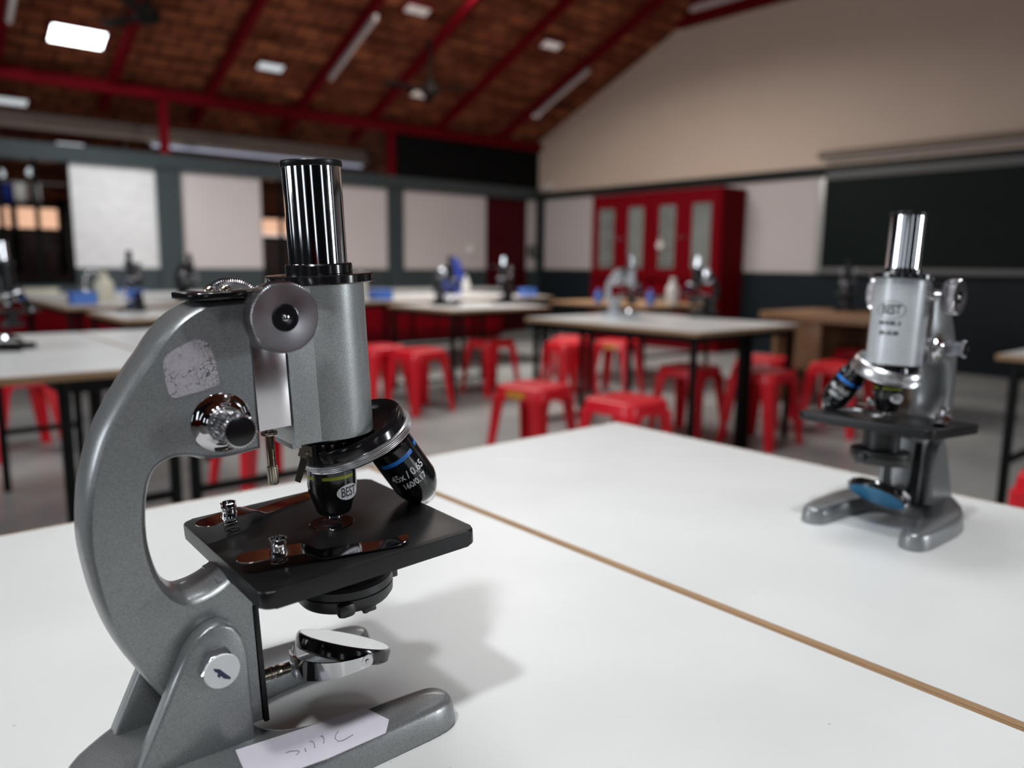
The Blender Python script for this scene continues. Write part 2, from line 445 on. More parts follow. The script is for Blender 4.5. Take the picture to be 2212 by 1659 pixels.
def band(mb, r, z0, z1, a0, a1, T, n=24, lift=0.00012):
    vs = []
    for i in range(n + 1):
        a = a0 + (a1 - a0) * i / n
        for z in (z0, z1): vs.append(((r + lift) * math.cos(a), (r + lift) * math.sin(a), z))
    mb.poly(vs, [(2 * i, 2 * i + 2, 2 * i + 3, 2 * i + 1) for i in range(n)], T)

def frame(o, z, x=None):
    """matrix whose z axis is z, at o"""
    z = Vector(z).normalized(); x = Vector(x) if x is not None else (Vector((1, 0, 0)) if abs(z.x) < 0.9 else Vector((0, 1, 0)))
    x = (x - z * x.dot(z)).normalized(); y = z.cross(x)
    m = Matrix((x, y, z)).transposed().to_4x4(); m.translation = Vector(o)
    return m

def offset_poly(pts, d):
    """push a CCW outline outward by d"""
    n = len(pts); out = []
    for i in range(n):
        p0, p1, p2 = Vector(pts[i - 1]), Vector(pts[i]), Vector(pts[(i + 1) % n])
        e1 = (p1 - p0).normalized(); e2 = (p2 - p1).normalized()
        n1 = Vector((e1.y, -e1.x)); n2 = Vector((e2.y, -e2.x))
        b = n1 + n2
        if b.length < 1e-6: b = n1
        b.normalize()
        k = d / max(0.5, b.dot(n1))
        out.append((p1.x + b.x * k, p1.y + b.y * k))
    return out
def smooth_closed(pts, it=1):
    for _ in range(it):
        q = []
        n = len(pts)
        for i in range(n):
            a, b = Vector(pts[i]), Vector(pts[(i + 1) % n])
            q.append(tuple(a * 0.75 + b * 0.25)); q.append(tuple(a * 0.25 + b * 0.75))
        pts = q
    return pts

# ------------------------------------------------------------------ the student microscope
# local axes: x forward (towards the objectives), y away from the side with the fine knob, z up; origin under the stage on the table
PL = Matrix(((1, 0, 0, 0), (0, 0, -1, 0), (0, 1, 0, 0), (0, 0, 0, 1)))      # (f, u, s) -> local

def loft(mb, pts, levels, T):
    """stack of offset outlines, both ends closed"""
    t = bmesh.new(); rings = []
    for z, d in levels:
        rings.append([t.verts.new((x, y, z)) for x, y in (offset_poly(pts, d) if d else pts)])
    n = len(pts)
    f0 = t.faces.new(rings[0][::-1]); f1 = t.faces.new(rings[-1])
    for A, B in zip(rings, rings[1:]):
        for i in range(n): t.faces.new((A[i], A[(i + 1) % n], B[(i + 1) % n], B[i]))
    bm_fix(t, [f0, f1])
    mb.merge(t, T)

def round_rect(x0, x1, y0, y1, r, n=6):
    out = []
    for cx, cy, a in ((x1 - r, y0 + r, -90), (x1 - r, y1 - r, 0), (x0 + r, y1 - r, 90), (x0 + r, y0 + r, 180)):
        for k in range(n + 1):
            t = R(a + 90 * k / n); out.append((cx + r * math.cos(t), cy + r * math.sin(t)))
    return out

ARM = [(-.0505, .1690), (-.0640, .1690), (-.0752, .1686), (-.0850, .1640), (-.0939, .1575), (-.1020, .1490), (-.1087, .1400), (-.1150, .1325), (-.1205, .1250), (-.1308, .1100), (-.1388, .0968),
       (-.1440, .0850), (-.1490, .0700), (-.1522, .0560), (-.1544, .0392), (-.1549, .0280), (-.1543, .0160), (-.1524, -.0020), (-.1489, -.0200), (-.1432, -.0379),
       (-.1358, -.0540), (-.1280, -.0697), (-.1180, -.0880), (-.1070, -.1040), (-.0980, -.1180), (-.0668, -.1190), (-.0664, -.0800), (-.0660, -.0348), (-.0660, -.0128), (-.0760, -.0126),
       (-.0830, -.0166), (-.0910, -.0196), (-.0988, -.0210), (-.1064, -.0208), (-.1130, -.0168), (-.1192, -.0090), (-.1240, .0020), (-.1268, .0147), (-.1279, .0279), (-.1268, .0459),
       (-.1240, .0612), (-.1207, .0699), (-.1167, .0750), (-.1105, .0788), (-.1020, .0802), (-.0910, .0782), (-.0848, .0756), (-.0760, .0742), (-.0660, .0740), (-.0520, .0750), (-.0508, .1200)]
HALF = [(-.0680, 0), (-.0665, .012), (-.0600, .0270), (-.0500, .0370), (-.0300, .0430), (.0, .0472), (.030, .0482), (.0530, .0493), (.0600, .0520), (.0645, .0570), (.0668, .0640), (.0655, .0715), (.0605, .0768), (.0500, .0800),
        (.0300, .0812), (.0, .0825), (-.0300, .0830), (-.0600, .0800), (-.0850, .0725), (-.1150, .0590), (-.1410, .0425), (-.1580, .0290), (-.1735, .0145), (-.1790, 0)]
LUG = [(-.0700, .018), (-.0722, .068), (-.0733, .086), (-.0760, .0970), (-.0815, .1055), (-.0890, .1095), (-.0970, .1085), (-.1045, .1035), (-.1110, .0955), (-.1260, .0630), (-.1410, .0310), (-.1470, .018)]

def spline(pts, sharp, n=4):
    # Catmull-Rom through the outline, straight at the sharp corners
    out = []; m = len(pts)
    for i in range(m):
        p0, p1, p2, p3 = (Vector(pts[(i + k) % m]) for k in (-1, 0, 1, 2))
        t1 = (p2 - p1) if i in sharp else (p2 - p0) * .5
        t2 = (p2 - p1) if (i + 1) % m in sharp else (p3 - p1) * .5
        L = (p2 - p1).length
        t1 = t1.normalized() * L; t2 = t2.normalized() * L
        k_ = 1 if (i in sharp and (i + 1) % m in sharp) else n
        for k in range(k_):
            t = k / k_; h1 = 2 * t ** 3 - 3 * t * t + 1; h2 = t ** 3 - 2 * t * t + t; h3 = -2 * t ** 3 + 3 * t * t; h4 = t ** 3 - t * t
            out.append(tuple(p1 * h1 + t1 * h2 + p2 * h3 + t2 * h4))
    return out

def build_microscope(root, paint, tube_paint, tilt=3.08, mirror_n=(.37, .161, .91), mirror_mat='mirrorwhite', ring='blackgloss', full=True, front_print=False, nose_az=0, obj_az=0, nose_off=.0222):
    TA = Matrix.Translation((0, 0, .1474)) @ Matrix.Rotation(-R(tilt), 4, 'Y')
    TS = TA @ PL
    g = M[paint]
    # base casting with the two pivot lugs
    b = MB()
    out = [(f, -s) for f, s in HALF] + [(f, s) for f, s in HALF[-2:0:-1]]
    out = smooth_closed(out, 1)
    area2 = sum(out[i][0] * out[(i + 1) % len(out)][1] - out[(i + 1) % len(out)][0] * out[i][1] for i in range(len(out)))
    if area2 < 0: out = out[::-1]
    loft(b, out, [(0, .002), (.003, .0028), (.014, .0012), (.0185, 0), (.021, -.002), (.022, -.0048)], None)
    lug = LUG[::-1] if sum(LUG[i][0] * LUG[(i + 1) % len(LUG)][1] - LUG[(i + 1) % len(LUG)][0] * LUG[i][1] for i in range(len(LUG))) < 0 else LUG
    for s0, s1 in ((.0232, .0365), (-.0365, -.0232)):
        loft(b, lug, [(s0, -.0008), (s0 + .001, 0), (s1 - .0022, 0), (s1 - .0008, -.0008), (s1, -.0024)], PL)
    b.build('base', g, root)
    # hex pivot bolt
    TB = PL @ Matrix.Translation((-.0932, .0825, 0))
    m = MB(); m.lathe([(0, .036), (.0124, .036), (.0124, .0448), (.0114, .0465), (0, .0465)], 6, TB)
    bolt = m.build('pivot_bolt', M['chrome'], root, 30)
    if full:
        m = MB(); m.lathe([(0, .0471), (.0110, .0471), (.0115, .0460)], 40, TB); m.build('bolt_face', M['whiteface'], bolt)['label'] = 'white painted bolt face'
        pts = [(-.0058, .0040), (-.0015, .0022), (.0012, -.0012), (.0050, -.0055), (.0046, -.0068), (.0008, -.0050), (-.0012, -.0026), (-.0022, -.0036), (-.0034, -.0020), (-.0030, .0000), (-.0048, .0015)]
        m = MB(); m.poly([(x, y, .0472) for x, y in pts], [tuple(range(len(pts)))], TB); m.build('ink_mark', M['navy'], bolt)['label'] = 'dark blue ink smear'
    # curved arm
    m = MB(); ap = spline(ARM, {0, 1, 2, 24, 25, 26, 27, 28, 29, 49, 50})
    loft(m, ap, [(-.0228, -.0004), (-.0218, .0010), (-.0185, .0030), (-.0120, .0043), (0, .0048), (.0120, .0043), (.0185, .0030), (.0214, .0012), (.0225, 0)], TS)
    m.box(-.0860, -.0420, -.019, .019, -.030, -.0116, TA, .003)
    m.lathe([(0, 0), (.0065, 0), (.0065, .022), (0, .022)], 20, TA @ Matrix.Translation((-.074, .0125, -.034)))
    m.build('arm', g, root, 38)
    # top cover plate with dome screws
    m = MB(); m.prism([(-.0500, -.0262), (-.0500, .0262), (-.0745, .0262), (-.0845, .0185), (-.0845, -.0185), (-.0745, -.0262)], .1732, .1778, TA, .0008, 2)
    cover = m.build('arm_cover', M['blackgloss'], root)
    for f, s in ((-.0670, .004), (-.0590, .0085), (-.0550, .001)):
        m = MB(); m.lathe([(.0034, 0), (.0034, .001), (.0026, .0026), (.0012, .0034), (0, .0036)], 16, TA @ Matrix.Translation((f, -s, .1776))); m.build('screw', M['nickel'], cover)
    # rack slide between arm and tube
    m = MB(); m.box(-.0508, -.0262, -.0205, .0205, .0845, .1745, TA); m.build('dovetail', M['blacksatin'], root)
    m = MB(); m.box(-.0496, -.0270, -.0224, .0224, .0845, .1735, TA, .0004); m.build('rack_slide', M['brushed'], root)
    m = MB(); m.box(-.0520, -.0255, -.007, .007, .1745, .1775, TA, .0004); m.build('rack_end', M['nickel'], root)
    # body tube
    sec = []
    for k in range(41):
        a = R(-128 + 256 * k / 40); sec.append((.0115 + .0303 * math.cos(a), .0303 * math.sin(a)))
    sec += [(-.0262, .0237), (-.0262, -.0237)]
    m = MB(); m.prism(sec, .0700, .1782, TA, .0007, 2)
    m.prism([(-.0255, -.016), (-.019, -.016), (-.019, .016), (-.0255, .016)], .0662, .0705, TA)
    body = m.build('body_tube', M[tube_paint if tube_paint != 'grey' else 'tubegrey'], root, 30)
    T0 = TA @ Matrix.Translation((.0115, 0, 0))
    m = MB(); m.lathe([(0, .1782), (.0370, .1782), (.0377, .1790), (.0377, .1838), (.0368, .1846), (.0240, .1848), (0, .1848)], 72, T0); m.build('cap_plate', M['blackgloss'], root, 30)
    m = MB(); m.lathe([(0, .1846), (.0228, .1846), (.0233, .1852), (.0233, .1908), (.0226, .1918), (.0203, .1920), (0, .192)], 64, T0); m.build('collar', M['blackgloss'], root, 30)
    m = MB(); m.lathe([(0, .1915), (.0201, .1915), (.0201, .2578), (0, .2578)], 72, T0); ey = m.build('eyepiece', M['chrome'], root, 30)
    m = MB(); m.lathe([(.0190, .2572), (.0208, .2574), (.0212, .2582), (.0212, .2610), (.0207, .2618), (.0165, .2618), (.0120, .2595), (0, .2590)], 64, T0); m.build('eyepiece_rim', M['blacksatin'], ey, 30)
    # coarse focus knobs on a common axle
    TK = TS @ Matrix.Translation((-.0380, .1610, 0))
    m = MB(); m.lathe([(0, -.0390), (.0052, -.0390), (.0052, .0390), (0, .0390)], 24, TK); m.build('axle', M['chrome'], root)
    for sg in (1, -1):
        TKs = TK if sg == 1 else TK @ Matrix.Rotation(PI, 4, 'X')
        m = MB(); m.lathe([(0, .0385), (.0200, .0385), (.0222, .0395), (.0226, .0400), (.0226, .0535), (.0222, .0548), (.0214, .0551), (.0205, .0551), (.0088, .0542), (.0088, .0533), (0, .0533)], 168, TKs, knurl=(.0222, .0012, 2))
        kn = m.build('coarse_knob', M['brushed'], root, 25)
        m = MB(); m.lathe([(.0087, .0530), (.0087, .0543), (.0078, .0545), (.0030, .0536), (0, .0536)], 40, TKs); m.build('knob_cap', M['blackgloss'], kn)
        m = MB(); m.lathe([(.0027, .0535), (.0026, .0545), (.0018, .0556), (0, .0560)], 20, TKs); m.build('axle_end', M['chrome'], kn)
    # fine focus knob
    for sg in (1, -1):
        TF = TS @ Matrix.Translation((-.0735, .0950, 0))
        if sg == -1: TF = TF @ Matrix.Rotation(PI, 4, 'X')
        m = MB(); m.lathe([(0, .0215), (.0190, .0215), (.0192, .0232), (.0184, .0240), (.0150, .0246), (.0118, .0262), (.0100, .0290), (.0092, .0318), (.0090, .0330), (0, .033)], 64, TF)
        fl = m.build('knob_flange', M['chrome'], root, 45)
        for an in (75, 285):
            m = MB(); m.lathe([(.0024, .0236), (.0024, .0248), (.0014, .0258), (0, .0258)], 12, TF @ Matrix.Translation((.0158 * math.cos(R(an)), .0158 * math.sin(R(an)), 0))); m.build('screw', M['nickel'], fl)
        m = MB(); m.lathe([(0, .0315), (.0096, .0315), (.0098, .0320), (.0098, .0518), (.0093, .0522), (.0107, .0528), (.0109, .0535), (.0109, .0566), (.0103, .0574), (.0092, .0575), (0, .0575)], 64, TF, knurl=(.0092, .0010, 2))
        fk = m.build('fine_knob', M['knurl'], root, 25)
        m = MB(); m.lathe([(.0091, .0572), (.0091, .0578), (.0080, .0580), (0, .0578)], 40, TF); m.build('knob_cap', M['blackgloss'], fk)
    # limit screw under the slide
    if full:
        TQ = TA @ Matrix.Translation((-.0352, 0, 0))
        prof = [(0, .0846), (.0028, .0846), (.0028, .0780), (.0056, .0778), (.0058, .0770), (.0056, .0758), (.0030, .0756)]
        z = .0750
        while z > .0535: prof += [(.0031, z), (.0025, z - .0005)]; z -= .001
        m = MB(); m.lathe(prof + [(.0025, .0532)], 24, TQ); m.lathe([(.0025, .0534), (.0036, .0528), (.0038, .0522), (.0038, .0408), (.0034, .0400), (0, .0400)], 32, TQ, knurl=(.0037, .0004, 2))
        m.build('limit_screw', M['nickel'], root, 25)
    # revolving nosepiece
    m = MB(); m.lathe([(0, .0712), (.0205, .0712), (.0205, .0660), (.0236, .0655), (.0240, .0640), (.0240, .0500), (0, .0480)], 64, T0)
    tn = 20.5
    ax = Vector((-math.sin(R(tn)), 0, math.cos(R(tn))))
    TV = TA @ Matrix.Translation((.0088, 0, 0)) @ Matrix.Rotation(R(nose_az), 4, 'Z') @ Matrix.Translation((-.0088, 0, 0))
    TN = TV @ frame((.0088 + nose_off, 0, .0602), ax, (1, 0, 0)) @ Matrix.Diagonal((.925, .925, .925, 1))
    m.lathe([(0, -.0080), (.0360, -.0080), (.0425, -.0055), (.0445, -.0025), (.0445, .0030), (.0438, .0036), (.0432, .0090), (.0424, .0128), (.0412, .0140), (.0400, .0136), (.0350, .0092), (.0290, .0056), (.0230, .0044), (0, .0040)], 80, TN)
    nose = m.build('nosepiece', M['blackgloss'], root, 40)
    m = MB(); m.lathe([(.0440, -.0034), (.0466, -.0032), (.0470, -.0026), (.0466, -.0020), (.0471, -.0012), (.0467, -.0005), (.0472, .0003), (.0468, .0010), (.0472, .0018), (.0468, .0026), (.0466, .0032), (.0440, .0036)], 120, TN); m.build('chrome_ring', M['ringmetal'], nose, 25)
    if ring == 'chrome':
        m = MB(); m.lathe([(.0468, .0030), (.0460, .0075), (.0430, .0135), (.0412, .0146), (.0398, .0140), (.0350, .0096), (.0290, .0060)], 80, TN); m.build('upper_shell', M['ringmetal'], nose, 40)
    if full:
        m = MB(); m.prism([(-.004, -.0035), (.004, -.0035), (.0042, .004), (-.0035, .006), (-.0072, -.0025)], 0, .0010, TA @ frame((-.0118, -.0080, .0600), (-.75, -.66, 0), (.66, -.75, 0)))
        m.prism([(-.0022, -.020), (.0022, -.020), (.0030, -.002), (-.0030, -.002)], .0014, .0022, TA @ frame((-.0132, -.0094, .0580), (-.75, -.66, .1), (.62, -.70, -.34)), .0002, 1)
        m.lathe([(.0018, .001), (.0016, .0022), (0, .0026)], 12, TA @ frame((-.0118, -.0080, .0600), (-.75, -.66, 0)))
        m.build('spring_catch', M['nickel'], nose)
    # objectives: local z from tip up
    def objective(T, prof, r, bands, bm_name, text_fn):
        m = MB(); m.lathe(prof, 64, T)
        ob = m.build('objective', M['blackgloss'], root, 35)
        m = MB()
        for a0, a1, z0, z1 in bands: band(m, r, z0, z1, a0, a1, T)
        m.build('colour_ring', M[bm_name], ob)
        for name, bmx, mt in text_fn():
            mm = MB(); mm.merge(bmx, T); mm.build(name, M[mt], ob, 0)
        return ob
    cam_a = R(-113) if not front_print else R(25)
    T1 = TA @ Matrix.Translation((.0088, 0, .0030))
    r1 = .0180
    def t1():
        res = []
        e = wrap(disc_bm(.0098, .0058), r1, cam_a + .66, .0240, .00010); res.append(('emblem', e, 'white_mark'))
        if full or front_print:
            res.append(('lettering', wrap(text_bm('BEST', .0100, .00004, .62, .0001), r1, cam_a + .66, .0239, .00028), 'emblem'))
            res.append(('lettering', wrap(text_bm('10x/0.25', .0060, .00004, .9), r1, cam_a - 1.62, .0285), 'white_mark'))
        return res
    o1 = objective(T1, [(0, .0004), (.0042, .0002), (.0052, .0012), (.0052, .0044), (.0062, .0052), (.0118, .0058), (.0133, .0078), (.0168, .0200), (.0180, .0245), (.0180, .0470), (0, .0470)], r1,
                   [(cam_a - .42, cam_a + .95, .0345, .0370), (cam_a - 1.9, cam_a - .78, .0345, .0370)], 'yellow_mark', t1)
    m = MB(); m.lathe([(.0054, .0012), (.0054, .0030), (.0050, .0034)], 32, T1); m.build('lens_tip', M['chrome'], o1)
    d2 = Vector((-.536, 0, .844)).normalized()
    T2 = TA @ Matrix.Translation((.0088, 0, 0)) @ Matrix.Rotation(R(obj_az), 4, 'Z') @ Matrix.Translation((-.0088, 0, 0)) @ frame((.0911, 0, -.0014), d2, (0, -1, 0))
    r2 = .0181
    # frame x axis points to the near side (s+): angle 0 faces the near side
    a2 = R(-15) if not front_print else R(198)
    def t2():
        if not (full or front_print): return []
        return [('lettering', wrap(text_bm('45x / 0.65', .0092, .00004, .80, .00018), r2, a2 - .10, .0398), 'white_mark'),
                ('lettering', wrap(text_bm('160/0.17', .0074, .00004, .82, .00016), r2, a2 - .07, .0306), 'white_mark')]
    o2 = objective(T2, [(0, .0010), (.0060, .0010), (.0070, .0040), (.0095, .0060), (.0118, .0074), (.0148, .0120), (.0170, .0175), (.0181, .0225), (.0181, .0630), (.0172, .0642), (.0150, .0648), (.0150, .0760), (0, .0760)], r2,
                   [(a2 - .98, a2 + .64, .0520, .0556), (a2 + .98, a2 + 2.2, .0520, .0556), (a2 + 2.5, a2 + 4.6, .0520, .0556)], 'blue_mark', t2)
    m = MB(); m.lathe([(0, 0), (.0045, 0), (.0068, .0006), (.0074, .0032), (.0088, .0040), (.0098, .0062)], 32, T2); m.build('lens_tip', M['chrome'], o2)
    # stage with hole rosette and spring clips
    m = MB(); m.prism(round_rect(-.0795, .0795, -.0842, .0842, .0085), -.0116, 0, TA, .0016, 3); st = m.build('stage', M['blacksatin'], root, 30)
    m = MB(); m.lathe([(.0090, -.0010), (.0092, .0004), (.0160, .0006), (.0166, .0001)], 48, TA @ Matrix.Translation((.0060, 0, 0))); m.build('stage_ring', M['blackgloss'], st)
    m = MB(); m.lathe([(0, .0003), (.0091, .0003)], 32, TA @ Matrix.Translation((.0060, 0, 0))); m.build('stage_aperture', M['lens'], st)
    for sg in (1, -1):
        TC = TA @ Matrix.Translation((-.0535, -.0478 * sg, 0)) @ Matrix.Rotation(-sg * R(16.5), 4, 'Z')
        m = MB()
        cl = []; wd = []
        for k in range(9):
            t = R(90 - 90 * k / 8); cl.append((-0.0265 + .0095 * (1 - math.sin(t)), 0, .0082)); wd.append(max(.001, .0190 * math.cos(t)))
        cl = cl[::-1] if cl[0][0] > cl[-1][0] else cl
        wd = sorted(wd)
        cl += [(.0140, 0, .0082), (.0190, 0, .0066), (.0250, 0, .0022), (.0290, 0, .0016), (.0500, 0, .0016), (.0720, 0, .0010), (.0790, 0, .0016), (.0830, 0, .0030), (.0860, 0, .0046)]
        wd += [.0190, .0182, .0172, .0170, .0160, .0148, .0142, .0120, .0060]
        m.ribbon(cl, wd, .0007, TC)
        cp = m.build('stage_clip', M['chrome'], root, 30)
        m = MB(); m.lathe([(.0048, .0085), (.0058, .0090), (.0058, .0108), (.0052, .0112), (.0050, .0135), (.0056, .0140), (.0056, .0150), (.0052, .0154), (.0056, .0172), (.0058, .0182), (.0050, .0186), (.0044, .0182), (.0044, .0130), (0, .013)], 32, TC); m.build('clip_post', M['chrome'], cp, 35)
        m = MB()
        m.tube([(.0052 * math.cos(k * .5), .0052 * math.sin(k * .5), .0010 + .0062 * k / 38) for k in range(39)], .0005, 6, TC); m.build('spring', M['chrome'], cp)
    # diaphragm under the stage
    TD = TA @ Matrix.Translation((.0125, 0, 0))
    m = MB(); m.lathe([(0, -.0115), (.0225, -.0115), (.0225, -.0400), (.0340, -.0405), (.0362, -.0425), (.0366, -.0480), (.0356, -.0486), (.0366, -.0492), (.0362, -.0560), (.0340, -.0590), (.0120, -.0600), (0, -.0600)], 72, TD)
    m.box(-.0225, -.0085, -.0372, -.0280, -.0604, -.0490, TD, .004); m.box(.0330, .0410, -.0100, -.0010, -.0540, -.0450, TD, .001)
    m.lathe([(0, -.0645), (.0022, -.0645), (.0022, -.0560)], 12, TD @ Matrix.Translation((.002, -.028, 0)))
    m.box(-.002, .008, -.0345, -.0250, -.0620, -.0580, TD, .0008)
    m.build('diaphragm', M['blackplastic'], root, 35)
    # black front plate of the arm, mirror rod, fork and mirror
    m = MB(); m.box(-.0658, -.0622, -.0238, .0238, -.1215, -.0345, TA, .0006); m.build('front_plate', M['blacksatin'], root)
    m = MB()
    TR = frame((-.0640, 0, .0440), (1, 0, 0))
    m.lathe([(0, 0), (.0042, 0), (.0042, .0180), (.0046, .0184), (.0046, .0205), (.0040, .0208), (.0040, .0225), (.0046, .0228), (.0046, .0260), (.0040, .0270), (.0040, .0330), (0, .0330)], 24, TR)
    rod = m.build('mirror_rod', M['nickel'], root)
    TG = Matrix.Translation((0, 0, .0460)) @ Matrix.Rotation(R(-8), 4, 'X')
    m = MB(); vs = []; N = 36
    for k in range(N + 1):
        a = R(90 + 180 * k / N); e = abs(k - N / 2) / (N / 2)
        hh = .0082 - .0040 * e; uc = -.0030 + .0030 * e * e
        for rr in (.0385, .0402):
            for du in (-hh, hh): vs.append((.0125 + rr * math.cos(a), rr * math.sin(a), uc + du))
    fs = []
    for k in range(N):
        i, j = 4 * k, 4 * k + 4
        fs += [(i, j, j + 1, i + 1), (i + 2, i + 3, j + 3, j + 2), (i + 1, j + 1, j + 3, i + 3), (i, i + 2, j + 2, j)]
    fs += [(0, 1, 3, 2), (4 * N, 4 * N + 2, 4 * N + 3, 4 * N + 1)]
    m.poly(vs, fs, TG)
    for sg in (1, -1):
        m.lathe([(0, .0376), (.0046, .0376), (.0046, .0404), (0, .0404)], 20, TG @ frame((.0125, 0, 0), (0, sg, 0)))
    fork = m.build('mirror_fork', M['chrome'], root, 35)
    for sg in (1, -1):
        m = MB(); m.lathe([(.0019, .0402), (.0016, .0412), (0, .0414)], 12, TG @ frame((.0125, 0, 0), (0, sg, 0))); m.build('pivot_pin', M['brushed'], fork)
    TM = frame((.0125, 0, .0470), mirror_n)
    m = MB(); m.lathe([(0, -.0060), (.0335, -.0060), (.0362, -.0040), (.0366, .0030), (.0358, .0050), (.0345, .0053), (0, .0050)], 64, TM); mi = m.build('mirror', M['blackgloss'], root, 35)
    m = MB(); m.lathe([(0, .0054), (.0344, .0054)], 64, TM); m.build('mirror_face', M[mirror_mat], mi)
    if front_print:
        a = R(9)
        for s_, size, z_, sq, nm in (('BEST', .0165, .1385, .66, 'emblem'), ('MODEL 2', .0066, .1220, .95, 'emblem'), ('50-10-08', .0066, .1095, .95, 'emblem')):
            mm = MB(); t = wrap(text_bm(s_, size, .00004, sq, .0004), .0303, a, z_, .0002); mm.merge(t, T0); mm.build('lettering', M[nm], body, 0)
        t = bmesh.new(); n = 56; vs = []
        for i in range(n):
            an = 2 * PI * i / n
            for k in (1.0, 1.06): vs.append(t.verts.new((.0165 * k * math.cos(an), .0105 * k * math.sin(an), 0)))
        for i in range(n): t.faces.new((vs[2 * i], vs[2 * i + 1], vs[(2 * i + 3) % (2 * n)], vs[(2 * i + 2) % (2 * n)]))
        mm = MB(); mm.merge(wrap(t, .0303, a, .1385, .0002), T0); mm.build('emblem', M['emblem'], body, 0)
    return TA, TS

# the big microscope in front
near = tag(empty('microscope', (.2534, .5097, .72), R(-2.07)), 'large grey enamel microscope in sharp focus with scratched foil label on its arm', 'microscope', 'microscopes on the tables')
TA1, TS1 = build_microscope(near, 'grey', 'grey')
m = MB(); m.prism(smooth_closed([(-.1053, .1393), (-.0975, .1450), (-.0846, .1500), (-.0775, .1485), (-.0738, .1395), (-.0722, .1215), (-.0730, .1190), (-.0980, .1148), (-.1020, .1155), (-.1040, .1200)][::-1], 2)[::-1], .02255, .02275, TS1)
m.build('foil_label', M['sticker'], near)['label'] = 'scratched silver foil label'
# paper label over the edge of the base, with pen strokes
m = MB()
rows = [[(-.0860, .0420, .0224), (-.0400, .0462, .0224), (.0050, .0500, .0224)],
        [(-.0880, .0580, .0226), (-.0400, .0600, .0226), (.0090, .0660, .0226)],
        [(-.0890, .0680, .0226), (-.0400, .0740, .0226), (.0110, .0735, .0227)],
        [(-.0880, .0745, .0218), (-.0400, .0815, .0220), (.0060, .0800, .0223)],
        [(-.0870, .0790, .0190), (-.0400, .0836, .0196), (.0030, .0832, .0205)]]
vs = [(f, -s, u) for r in rows for f, s, u in r]
fs = [(r * 3 + c, r * 3 + c + 1, r * 3 + c + 4, r * 3 + c + 3) for r in range(4) for c in range(2)]
m.poly(vs, fs); lab = m.build('paper_label', M['paper'], near, 60); lab['label'] = 'white paper label with pen strokes'
for st in ([(-.0613, -.0656), (-.0579, -.0658), (-.0541, -.0681), (-.0536, -.0698), (-.0566, -.0717)], [(-.0493, -.0687), (-.0502, -.0723)], [(-.0437, -.0635), (-.0420, -.0648), (-.0425, -.0682), (-.0440, -.0722)],
           [(-.0357, -.0625), (-.0342, -.0630), (-.0352, -.0674), (-.0372, -.0710)], [(-.0232, -.0642), (-.0268, -.0674), (-.0289, -.0710), (-.0285, -.0752), (-.0256, -.0761), (-.0215, -.0754), (-.0171, -.0742)]):
    m = MB(); m.tube([(x, y, .0227) for x, y in st], .00022, 6); m.build('pen_mark', M['ink'], lab)
# the second microscope, with its front turned to the camera
second = tag(empty('microscope', (1.021, .4350, .72), R(180.5)), 'pale silver microscope beyond the wooden seam with printed emblem on its tube', 'microscope', 'microscopes on the tables')
build_microscope(second, 'grey', 'silver', tilt=4.6, mirror_n=(.55, -.05, -.8), mirror_mat='bluemirror', ring='chrome', full=False, front_print=True, nose_az=-125, obj_az=-92, nose_off=.009)
# farther microscopes: copies of the first without its labels, some in black
def far_scope(x, y, rz, label, black=False):
    c = copy_tree(near)
    c.location = (x, y, .72); c.rotation_euler = (0, 0, R(rz)); c['label'] = label
    for o in tree(c):
        nm = o.name.split('.')[0]
        if nm in ('paper_label', 'foil_label'): continue
        if black and o.type == 'MESH' and nm in (('base', 'arm', 'body_tube', 'eyepiece') if black == 2 else ('base', 'arm', 'body_tube')):
            o.material_slots[0].link = 'OBJECT'; o.material_slots[0].material = M['blacksatin']
    kill = [o for o in tree(c) if o.name.split('.')[0] in ('paper_label', 'foil_label', 'pen_mark', 'ink_mark', 'bolt_face', 'lettering')]
    for o in sorted(kill, key=lambda q: -len(tree(q))):
        pass
    for o in kill[::-1]: bpy.data.objects.remove(o)
    return c
FAR = [(3.92, 3.40, -40, 'pale grey microscope with curved arm on the mid hall table', 0),
 (4.40, 3.22, 150, 'black microscope with a shiny round knob on the mid hall table', 1),
 (3.84, 5.30, -60, 'dark microscope on the table in front of the tall blue cloth', 2),
 (4.42, 5.30, 205, 'black microscope with a glinting knob before the maroon door', 1),
 (1.47, 5.75, -125, 'black microscope with a blue stage on the white table by the wall', 2),
 (2.28, 7.00, -62, 'black microscope silhouetted against the pinkish wall panel', 2),
 (.45, 3.49, -30, 'dark microscope at the picture edge on the white table', 1),
 (6.02, 2.97, 200, 'black microscope on the brown desk under the chalkboard', 2)]
for a in FAR:
    c = far_scope(*a)
    for o in tree(c):
        nm = o.name.split('.')[0]
        if a[4] == 0 and nm in ('base', 'arm', 'body_tube'): o.material_slots[0].link = 'OBJECT'; o.material_slots[0].material = M['silver']
        if 'blue stage' in a[3] and nm in ('stage', 'diaphragm'): o.material_slots[0].link = 'OBJECT'; o.material_slots[0].material = M['bluebox']



# ------------------------------------------------------------------ the hall
XR, YL = 8.6, 9.43
def slab(name, m, x0, x1, y0, y1, z0, z1, parent=None, bevel=0):
    b = MB(); b.box(x0, x1, y0, y1, z0, z1, None, bevel); return b.build(name, m, parent, 30)
struct(slab('floor', M['floor'], -4.2, 13, -4.2, 13.5, -0.1, 0))
